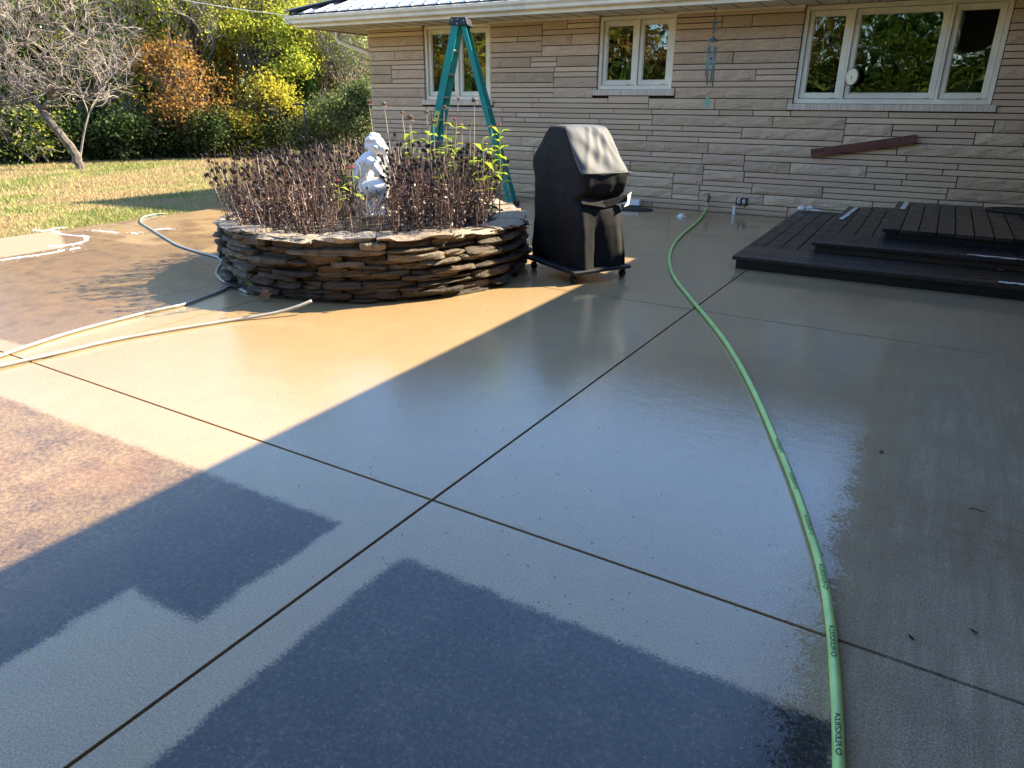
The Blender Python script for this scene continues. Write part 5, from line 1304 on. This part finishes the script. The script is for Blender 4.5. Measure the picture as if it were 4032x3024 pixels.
    for (x, y, s, lab) in ((1478 * 0 + 2101, 1365, 0.012, 'dark bit of bark on the patio beyond the hose'), (1968, 1380, 0.010, 'small dried leaf crumb on the patio near the hose'), (1903, 978, 0.010, 'tiny twig crumb at the edge of the wet sheen')):
        p = gnd(x * K, y * K); leaf((float(p[0]), float(p[1]), 0.006), s, (0.05, 0.035, 0.025), lab, (0.4, 0.3, x), 'debris')
    p = gnd(2093 * K, 1100 * K); b = MB(); b.tube([(0, 0, 0.003), (0.02, 0.006, 0.006), (0.05, 0.004, 0.003)], 0.002, 5); tag(b.build('twig', M['bark'], None, loc=(float(p[0]), float(p[1]), 0)), 'thin brown twig on the dry side of the patio', 'twig')
bits()
def grit():
    """sand grains and crumbs scattered on the slabs"""
    b = MB(); g = random.Random(77)
    for k in range(620):
        r = 1.4 + 4.5 * g.random() ** 1.5; a = R(g.uniform(80, 140)); x, y = r * math.cos(a), r * math.sin(a); s = g.uniform(0.001, 0.0032)
        b.add([(x - s, y - s, 0.0005), (x + s, y - s * .5, 0.0005), (x, y + s, 0.0005), (x, y, s * 1.4)], [(0, 1, 3), (1, 2, 3), (2, 0, 3)])
    tag(b.build('grit', simple('sand_grit', (0.30, 0.26, 0.20), 0.8, 0.5, 90, world=True)), 'fine grit scattered over the wet concrete', 'grit', kind='stuff')
grit()
def foam():
    t = NT('soap_suds'); t.bsdf((0.85, 0.86, 0.88), 0.5, t.bump(t.noise(t.pos(), 120, 3), 0.6, 0.01)); g = random.Random(9); b = MB()
    paths = [[(0, 562), (40, 556), (75, 552), (110, 547), (140, 540)], [(100, 531), (125, 533), (150, 529), (178, 524)], [(70, 497), (95, 499), (120, 493), (145, 492)], [(115, 497), (130, 505), (150, 508), (172, 510), (188, 512), (186, 520), (165, 526), (160, 528)], [(150, 539), (170, 535)], [(335, 497), (352, 494), (372, 495)], [(280, 503), (300, 505)], [(200, 497), (230, 500), (255, 503)]]
    for path in paths:
        pts = spline([tuple(map(float, gnd(x * K, y * K))) for x, y in path], 14)
        vs = []; n = len(pts)
        for q, p in enumerate(pts):
            d = (pts[min(q + 1, n - 1)] - pts[max(q - 1, 0)]).normalized(); sd_ = Vector((-d.y, d.x, 0)); w_ = (0.006 + 0.030 * abs(mnoise.noise(p * 3.1)) + 0.012 * g.random()) * min(1, q * .35, (n - 1 - q) * .35 + .05)
            c = p + sd_ * 0.03 * mnoise.noise(p * 5)
            vs += [c - sd_ * w_ + Vector((0, 0, .0015)), c + Vector((0, 0, .006)), c + sd_ * w_ * g.uniform(.6, 1.2) + Vector((0, 0, .0015))]
        b.add(vs, [f for q in range(n - 1) for f in ((3 * q, 3 * q + 1, 3 * q + 4, 3 * q + 3), (3 * q + 1, 3 * q + 2, 3 * q + 5, 3 * q + 4))])
        for k in range(14):
            p = g.choice(pts); x, y = p.x + g.gauss(0, .07), p.y + g.gauss(0, .05); rr = g.uniform(.004, .012); b.add([(x + rr * math.cos(j_ * 1.05), y + rr * math.sin(j_ * 1.05), .002) for j_ in range(6)], [(0, 1, 2, 3, 4, 5)])
    tag(b.build('soap_foam', t.m), 'white soap foam streaks at the lawn side of the patio', 'foam', kind='stuff')
foam()
def far_objects():
    x, y, z = on_lawn(660, 24.0); root = empty('clothes_pole', (x, y, z)); tag(root, 'black T shaped clothesline pole on the lawn before the trees', 'clothesline pole')
    b = MB(); b.tube([(0, 0, -0.1), (-0.03, 0, 1.60)], 0.032, 10); b.build('post', M['blackplastic'], root, smooth=True)
    b = MB(); d = Vector((rh[0], rh[1], 0)); b.bar(-d * 0.34 + Vector((-0.03, 0, 1.62)), d * 0.34 + Vector((-0.03, 0, 1.62)), 0.05, 0.05); b.build('crossbar', M['blackplastic'], root)
    a = Vector((EX + 0.02, EY, 2.60)); q = EYE + ray(300, -120) * 15.0; q = Vector(map(float, q)); pts = [a.lerp(q, k / 14) - Vector((0, 0, 0.12 * math.sin(math.pi * k / 14))) for k in range(15)]
    b = MB(); b.tube([p - a for p in pts], 0.0045, 5); tag(b.build('overhead_wire', M['white'], None, loc=a), 'thin pale wire running from the roof corner toward the trees', 'wire')
far_objects()

# ------------------------------------------------------------------ trees
def tree(name, label, cat, base, H, crowns, leaf, n, ls, tr=0.12, lean=(0, 0), nb=26, seed=0, bark='bark', group='trees at the far edge of the lawn', clump=0.34, trunk_top=0.9, z0=0.15):
    g = random.Random(seed); gn = np.random.default_rng(seed + 100)
    root = empty(name, base); tag(root, label, cat, group)
    b = MB(); tp = []
    for k in range(9):
        t_ = k / 8; tp.append(Vector((lean[0] * t_ + g.gauss(0, .05) * (k > 0), lean[1] * t_ + g.gauss(0, .05) * (k > 0), -0.1 + H * trunk_top * t_)))
    b.tube(tp, [tr * (1.25 if k == 0 else 1 - 0.85 * k / 8) for k in range(9)], 8, False)
    pts = []; ends = []
    for c in range(nb):
        cx, cy, cz, rx, ry, rz = crowns[c % len(crowns)] if c < len(crowns) * 2 else g.choice(crowns)
        while True:
            d = Vector((g.uniform(-1, 1), g.uniform(-1, 1), g.uniform(-1, 1)))
            if 0.25 < d.length < 1: break
        p = Vector((cx + d.x * rx, cy + d.y * ry, cz + d.z * rz)); ends.append(p)
        k = min(7, max(1, int((p.z / (H * trunk_top)) * 8 * g.uniform(0.35, 0.8)))); s = tp[k]
        m1 = s.lerp(p, 0.45) + Vector((g.gauss(0, .12), g.gauss(0, .12), g.uniform(-.05, .2)))
        r0 = tr * (1 - .85 * k / 8) * 0.42 + 0.006
        b.tube([s, m1, p], [r0, r0 * .6, r0 * .22], 5, False)
        for j in range(4):
            q = m1.lerp(p, g.uniform(.2, .9)); e = q + Vector((g.gauss(0, .35), g.gauss(0, .35), g.gauss(0.1, .3))); b.tube([q, q.lerp(e, .5) + Vector((0, 0, .04)), e], [r0 * .35, r0 * .25, 0.004], 3, False)
    b.build('trunk', M[bark], root)
    per = max(1, n // len(ends)); A = []
    for p in ends:
        s = clump * g.uniform(.7, 1.3); A.append(np.array(p) + gn.normal(0, 1, (per, 3)) * np.array([s, s, s * 0.62]))
    A = np.concatenate(A); A = A[A[:, 2] > z0]
    link('crown', quads('crown', leaf_quads(A, ls, 0.3, 0.75, gn), L[leaf]), parent=root)
    return root
def bare_tree(base, H, spread, lean, label, seed, bark='bark_pale', tr=0.15, levels=5, name='bare_tree', group=None, leafn=0, leaf='brown', fork=0.42):
    g = random.Random(seed); gn = np.random.default_rng(seed); root = empty(name, base); tag(root, label, 'tree', group)
    b = MB(); tips = []
    def grow(p, d, l, r, lv):
        n_ = 4; pts = [p]; q = p.copy(); dd = d.copy()
        for k in range(n_):
            dd = (dd + Vector((g.gauss(0, .16), g.gauss(0, .16), g.gauss(0.02, .10)))).normalized(); q = q + dd * l / n_; pts.append(q.copy())
        b.cur = 1 if r < 0.03 else 0
        b.tube(pts, [max(0.0032, r * (1 - .42 * k / n_)) for k in range(n_ + 1)], 7 if lv < 2 else (4 if lv < 4 else 3), False)
        if lv >= levels: tips.append(q); return
        for k in range({0: 3, 1: 4, 2: 5, 3: 5}.get(lv, 5)):
            t_ = g.uniform(.35, 1) if lv else g.uniform(.75, 1); i = min(n_ - 1, int(t_ * n_)); s = pts[i].lerp(pts[i + 1], t_ * n_ - i)
            a = g.uniform(0, 6.283); out = Vector((math.cos(a), math.sin(a), 0)); nd = (dd * g.uniform(.45, .8) + out * g.uniform(.5, .95) * spread + Vector((0, 0, .26 if lv < 2 else .02))).normalized()
            grow(s, nd, l * g.uniform(.58, .78), max(.004, r * g.uniform(.42, .58)), lv + 1)
    grow(Vector((0, 0, -.1)), Vector(lean).normalized(), H * fork, tr, 0)
    b.build('trunk', [M[bark], M['bark_twig']], root)
    if leafn:
        T = np.array([tuple(p) for p in tips]); A = T[gn.integers(0, len(T), leafn)] + gn.normal(0, .10, (leafn, 3)); link('crown', quads('crown', leaf_quads(A, .07, .3, .7, gn), L[leaf]), parent=root)
    return root
G1 = 'trees at the far edge of the lawn'
# the leaning bare fruit tree on the lawn
def fruit_tree():
    x, y, z = on_lawn(152, 21.5); base = Vector((x, y, z)); g = random.Random(12)
    root = empty('bare_fruit_tree', base); tag(root, 'leaning bare fruit tree with grey twigs standing out on the lawn', 'tree')
    U = Vector((rh[0], rh[1], 0)); Wd = Vector((fh[0], fh[1], 0)); b = MB()
    def P(cx, cy, d=0.0): return U * ((cx - 430) * 0.0051) + Wd * d + Vector((0, 0, (1045 - cy) * 0.0051))
    def twig(p, d, l, r, lv):
        n_ = 4; pts = [p]; q = p.copy(); dd = d.copy()
        for k in range(n_):
            dd = (dd + Vector((g.gauss(0, .20), g.gauss(0, .20), g.gauss(0.02, .16)))).normalized(); q = q + dd * l / n_; pts.append(q.copy())
        b.cur = 1 if r < 0.012 else 0
        b.tube(pts, [max(0.003, r * (1 - .5 * k / n_)) for k in range(n_ + 1)], 4 if r > .01 else 3, False)
        if lv <= 0: return
        for k in range(4):
            t_ = g.uniform(.15, 1); i = min(n_ - 1, int(t_ * n_)); s_ = pts[i].lerp(pts[i + 1], t_ * n_ - i)
            nd = (dd * g.uniform(.4, .9) + Vector((g.gauss(0, .6), g.gauss(0, .6), g.gauss(.12, .45)))).normalized(); twig(s_, nd, l * g.uniform(.5, .8), r * .55, lv - 1)
    def limb(cs, r0, r1, depth, first=False):
        pts = spline([P(c[0], c[1], depth * k / (len(cs) - 1)) for k, c in enumerate(cs)], 5); n_ = len(pts)
        b.cur = 0; b.tube([p + (Vector((g.gauss(0, .012), g.gauss(0, .012), g.gauss(0, .012))) if 0 < i else Vector()) for i, p in enumerate(pts)], [r0 + (r1 - r0) * i / (n_ - 1) for i in range(n_)], 8, False)
        if first: return
        L_ = sum((pts[i + 1] - pts[i]).length for i in range(n_ - 1))
        for k in range(int(L_ * 7)):
            i = min(n_ - 2, int(g.uniform(.12, 1) * (n_ - 1))); d = (pts[i + 1] - pts[i]).normalized()
            nd = (d * .5 + Vector((g.gauss(0, .7), g.gauss(0, .7), g.gauss(.25, .45)))).normalized(); twig(pts[i], nd, g.uniform(.45, .95), 0.016, 2)
    limb([(432, 1060), (415, 980), (395, 930), (350, 850), (300, 770)], .115, .085, 0, True)
    limb([(300, 770), (250, 700), (170, 600), (150, 540), (150, 450), (80, 400), (0, 250)], .070, .014, .5)
    limb([(265, 720), (180, 740), (80, 750), (-70, 790)], .038, .010, -.7)
    limb([(300, 770), (345, 700), (385, 620), (430, 560), (500, 470), (570, 360)], .066, .012, .6)
    limb([(385, 620), (350, 520), (310, 420), (390, 260), (420, 130)], .040, .010, -.8)
    limb([(345, 700), (400, 680), (500, 670), (620, 690), (740, 650)], .036, .009, -1.0)
    limb([(170, 600), (120, 570), (0, 480), (-80, 470)], .032, .009, -.9)
    limb([(430, 560), (560, 590), (690, 600)], .028, .008, .9)
    limb([(310, 420), (250, 300), (230, 170)], .026, .008, .9)
    limb([(150, 450), (200, 330), (180, 210)], .026, .008, -.9)
    limb([(500, 470), (600, 440), (680, 470)], .020, .007, -.7)
    b.build('trunk', [M['bark'], M['bark_twig']], root)
fruit_tree()
x, y, z = on_lawn(153, 23.0); bare_tree((x, y, z), 2.9, 0.5, (float(rh[0]) * .12, float(rh[1]) * .12, 1), 'slim pale bare sapling just behind the leaning fruit tree', 9, tr=0.034, levels=2, name='bare_sapling', fork=.55)
T = []
def tr_at(px, r, *a, **k):
    x, y, z = on_lawn(px, r); return (x, y, z)
cr = lambda *c: [tuple(q) for q in c]
tree('maple_tree', 'tall yellow green maple nearest the house roof corner', 'tree', tr_at(590, 27.5), 9.5, cr((0, 0, 5.2, 2.2, 1.7, 1.9), (-1.0, .2, 3.9, 1.1, 1.2, .6), (1.4, -.2, 3.4, .7, .9, 1.0), (.3, 0, 7.0, 1.8, 1.5, 1.4), (-.2, 0, 4.2, 2.0, 1.4, .5)), 'yellowgreen', 17000, 0.10, 0.13, seed=1, nb=110, group=G1, clump=.26)
tree('small_maple', 'low bright yellow maple behind the clothesline pole', 'tree', tr_at(582, 25.8), 3.4, cr((0, 0, 1.45, 1.25, 1.0, .70), (.3, 0, 2.15, .6, .6, .4), (-.3, 0, .7, .9, .8, .35)), 'gold', 5200, 0.085, 0.05, seed=2, nb=52, group=G1, clump=.24)
tree('orange_tree', 'rounded orange red tree in the middle of the wood edge', 'tree', tr_at(395, 25.5), 5.0, cr((0, 0, 2.2, 1.3, 1.2, .85), (-.3, 0, 3.0, .8, .8, .4), (.5, 0, 1.5, 1.0, .9, .4)), 'orange', 5200, 0.095, 0.07, seed=3, nb=70, group=G1, clump=.30)
tree('orange_tree', 'narrow orange yellow tree behind the bare fruit tree crown', 'tree', tr_at(185, 27.5), 8.0, cr((-.2, 0, 5.0, .75, .8, 1.6), (.6, 0, 3.4, .8, .8, .9), (-.2, 0, 6.2, .8, .8, 1.0)), 'gold', 2300, 0.11, 0.09, seed=4, nb=30, group=G1, clump=.28)
tree('cedar_tree', 'dark green cedar between the yellow maples and the house', 'tree', tr_at(648, 27.0), 4.6, cr((0, 0, 2.3, .7, .7, .9), (0, 0, 1.2, .85, .9, .6), (0, 0, 3.1, .35, .35, .4)), 'cedar', 9000, 0.11, 0.08, seed=5, nb=60, group=G1, clump=.18)
tree('grey_green_bush', 'tall grey green bush at the foot of the house corner trees', 'bush', tr_at(700, 25.0), 2.6, cr((0, 0, 1.1, 1.2, 1.0, .8), (.8, 0, 1.5, .9, .9, .7), (-.7, 0, .7, .6, .6, .5)), 'sage', 9000, 0.085, 0.05, seed=6, nb=52, group='bushes along the wood edge', clump=.22, z0=.02)
tree('grey_green_bush', 'grey green bush disappearing behind the house corner', 'bush', tr_at(775, 24.6), 3.0, cr((0, 0, 1.2, 1.3, 1.0, .9), (.6, 0, 1.9, .8, .8, .6)), 'sage', 8000, 0.085, 0.05, seed=7, nb=46, group='bushes along the wood edge', clump=.22, z0=.02)
bl = [(28, 'darkgreen', 'leafy dark bush behind the thin stems at the far left'), (95, 'darkgreen', 'dark bush directly behind the leaning trunk'), (190, 'darkgreen', 'dark rounded bush right of the leaning trunk'), (250, 'darkgreen', 'deep shaded bush under the tall grey trunk'), (310, 'darkgreen', 'dark green bush left of the orange tree foot'), (372, 'darkgreen', 'shaded bush straight below the orange tree'), (432, 'darkgreen', 'green bush right of the orange tree foot'), (490, 'mixed', 'mixed green and yellow bush left of the low yellow maple'), (545, 'darkgreen', 'green bush under the low yellow maple')]
for i, (px, lf, lab) in enumerate(bl):
    tree('hedge_bush', lab, 'bush', tr_at(px, 25.2 + (i % 3) * .6), 2.2, cr((0, 0, .75, 1.15, .8, .7), (.4, 0, 1.1, .6, .6, .35), (-.5, 0, .5, .6, .6, .4)), lf, 6500, 0.095, 0.04, seed=20 + i, nb=44, group='bushes along the wood edge', clump=.22, z0=.02, bark='bark_dark')
x, y, z = on_lawn(40, 24.6)
tree('young_shrub', 'sparse yellow leaved shrub on thin stems at the far left', 'bush', (x, y, z), 2.0, cr((0, 0, 1.0, .7, .5, .5)), 'yellowgreen', 300, 0.09, 0.03, seed=41, nb=12, group='bushes along the wood edge', clump=.25, bark='bark_pale')
x, y, z = on_lawn(78, 24.9)
tree('young_shrub', 'pale stemmed shrub with few yellow leaves left of the leaning trunk', 'bush', (x, y, z), 1.8, cr((0, 0, .9, .5, .5, .5)), 'yellowgreen', 260, 0.09, 0.03, seed=42, nb=10, group='bushes along the wood edge', clump=.22, bark='bark_pale')
wood = [(268, 27.6, 'tall grey trunked tree with thin bare side branches', 'bark_pale', .13, 'yellowgreen', 3600, .5), (325, 29.5, 'tall dark trunked tree left of the orange tree', 'bark_dark', .20, 'green', 5200, .6), (415, 30.5, 'thin dark forked tree under the sky gap', 'bark_dark', .12, 'mixed', 1500, .5), (452, 31, 'slanting dark tree right of the sky gap', 'bark_dark', .13, 'mixed', 1800, .5), (232, 31, 'pale tree with yellow leaves behind the tall grey trunk', 'bark', .12, 'yellowgreen', 3800, .7), (510, 30, 'brown trunked tree left of the tall maple', 'bark', .12, 'mixed', 3000, .6), (120, 30, 'hazy green yellow tree in the upper left', 'bark', .14, 'yellowgreen', 5200, .8), (20, 29, 'leaning green tree at the far left edge', 'bark', .14, 'green', 8000, .9), (715, 31, 'twiggy brown tree left of the downspout', 'bark', .10, 'brown', 2400, .55), (760, 30, 'twiggy grey tree beneath the downspout', 'bark_pale', .09, 'brown', 2200, .5), (690, 33, 'bare tree seen between the cedar and the eave', 'bark_dark', .12, 'mixed', 1500, .5), (365, 32, 'pale green loose tree above the orange tree', 'bark', .12, 'sage', 6200, .8)]
for i, (px, r, lab, bk, tr_, lf, n_, cl) in enumerate(wood):
    g = random.Random(60 + i); H = g.uniform(8, 10.5)
    n_ = int(n_ * 1.5)
    tree('woodland_tree', lab, 'tree', tr_at(px, r), H, cr((0, 0, H * .48, 1.6, 1.6, H * .18), (g.uniform(-.8, .8), 0, H * .70, 1.7, 1.6, H * .15), (g.uniform(-.8, .8), 0, H * .30, 1.3, 1.2, H * .12)), lf, n_, 0.125, tr_, (g.uniform(-.7, .7), g.uniform(-.5, .5)), nb=56, seed=60 + i, bark=bk, group=G1, clump=cl)
for i, (px, r_, H_, lab) in enumerate(((225, 26.6, 6.5, 'bare grey tree with upswept twigs left of the tall grey trunk'), (290, 26.8, 7.0, 'bare twiggy tree between the tall grey trunk and the orange tree'), (345, 27.6, 7.5, 'bare tree whose twigs rise behind the orange crown'), (445, 27.4, 7.5, 'bare dark tree with many stems above the orange tree'), (480, 28.0, 7.0, 'bare tree just left of the tall yellow green maple'), (90, 27.0, 6.5, 'bare tree behind the crown of the leaning fruit tree'), (705, 26.5, 5.5, 'bare twiggy tree rising from the grey green bush'), (745, 27.2, 6.0, 'bare twiggy tree close to the downspout'), (790, 27.0, 5.0, 'bare tree partly hidden by the house corner'))):
    x, y, z = on_lawn(px, r_); bare_tree((x, y, z), H_, 0.6, (rnd.uniform(-.12, .12), rnd.uniform(-.12, .12), 1), lab, 80 + i, tr=0.075, levels=4, fork=.42, group=G1, bark='bark_dark' if i in (3, 2) else 'bark', leafn=2600, leaf=('mixed', 'yellowgreen', 'sage')[i % 3])
def woodland(name, label, n, f, mats, size, trunks=(), split=None):
    """a far wood that reads as one mass"""
    g = np.random.default_rng(5); P = f(g, n); me = quads(name, leaf_quads(P, size, .2, .8, g), None)
    for m_ in mats: me.materials.append(L[m_])
    cid = (np.sin(P[:, 0] * .9 + 1.3) + np.sin(P[:, 1] * 1.1) + np.sin(P[:, 2] * 1.2 + P[:, 0] * .7) + g.normal(0, .5, n)) * .8
    me.polygons.foreach_set('material_index', np.clip(((cid + 2.4) / 4.8 * len(mats)).astype(np.int32), 0, len(mats) - 1)); me.update()
    o = link(name, me); tag(o, label, 'wood', kind='stuff'); return o
def belt(rmin, rmax, amin, amax, hmax, pw=1.25, ncl=420):
    def f(g, n):
        a = g.uniform(R(amin), R(amax), ncl); r = g.uniform(rmin, rmax, ncl); z = hmax * g.random(ncl) ** pw
        c = np.stack([r * np.cos(a), r * np.sin(a), z - .6], 1); idx = g.integers(0, ncl, n)
        return c[idx] + g.normal(0, 1, (n, 3)) * np.array([.9, .9, .6])
    return f
woodland('woodland', 'dense autumn wood beyond the lawn with mixed green and brown leaves', 130000, belt(33, 46, 108, 166, 9.0, 1.35, 560), ['darkgreen', 'sage', 'yellowgreen', 'mixed', 'green', 'brown', 'mixed'], 0.17)
def trunks():
    g = random.Random(31); b = MB()
    for k in range(120):
        a = R(g.uniform(110, 164)); r = g.uniform(30, 44); x, y = r * math.cos(a), r * math.sin(a); h = g.uniform(6, 11); dx, dy = g.gauss(0, .5), g.gauss(0, .5); r0 = g.uniform(.03, .13)
        b.tube([(x, y, -.7), (x + dx * .4, y + dy * .4, h * .5), (x + dx, y + dy, h)], [r0, r0 * .75, r0 * .3], 5, False)
        for j in range(9):
            t_ = g.uniform(.2, .95); s = Vector((x + dx * t_, y + dy * t_, h * t_)); e = s + Vector((g.gauss(0, .8), g.gauss(0, .8), g.uniform(.3, 1.3))); b.tube([s, s.lerp(e, .5) + Vector((0, 0, .1)), e], [r0 * .3, r0 * .2, .006], 3, False)
    tag(b.build('woodland_trunks', M['bark']), 'many thin bare trunks and branches inside the far wood', 'wood', kind='stuff')
trunks()
def behind(x0, x1, y0, y1, h, pw=1.0, ncl=260):
    def f(g, n):
        c = np.stack([g.uniform(x0, x1, ncl), g.uniform(y0, y1, ncl), h * g.random(ncl) ** pw - .2], 1); idx = g.integers(0, ncl, n)
        return c[idx] + g.normal(0, 1, (n, 3)) * np.array([.55, .55, .4])
    return f
woodland('woodland', 'autumn trees across the yard that the house windows reflect', 60000, behind(-34, -4.4, -20, -14, 8.0, 1.0, 420), ['darkgreen', 'gold', 'mixed', 'brown', 'gold', 'orange'], 0.17)
woodland('woodland', 'green cedars across the yard that the large window reflects', 36000, behind(-5.2, 6, -17, -13.5, 8.5, 1.0, 200), ['cedar', 'cedar', 'green', 'cedar', 'mixed'], 0.15)
woodland('woodland', 'dark understorey across the yard behind the autumn trees', 40000, behind(-40, 12, -27, -21, 9.0, 1.9, 520), ['darkgreen', 'darkgreen', 'green', 'brown'], 0.5)
woodland('woodland', 'shaded shrubs along the foot of the trees across the yard', 42000, behind(-38, 9, -21, -13.6, 2.6, 1.0, 520), ['darkgreen', 'cedar', 'darkgreen', 'green'], 0.34)
print('tris', sum(len(m_.polygons) for m_ in bpy.data.meshes))
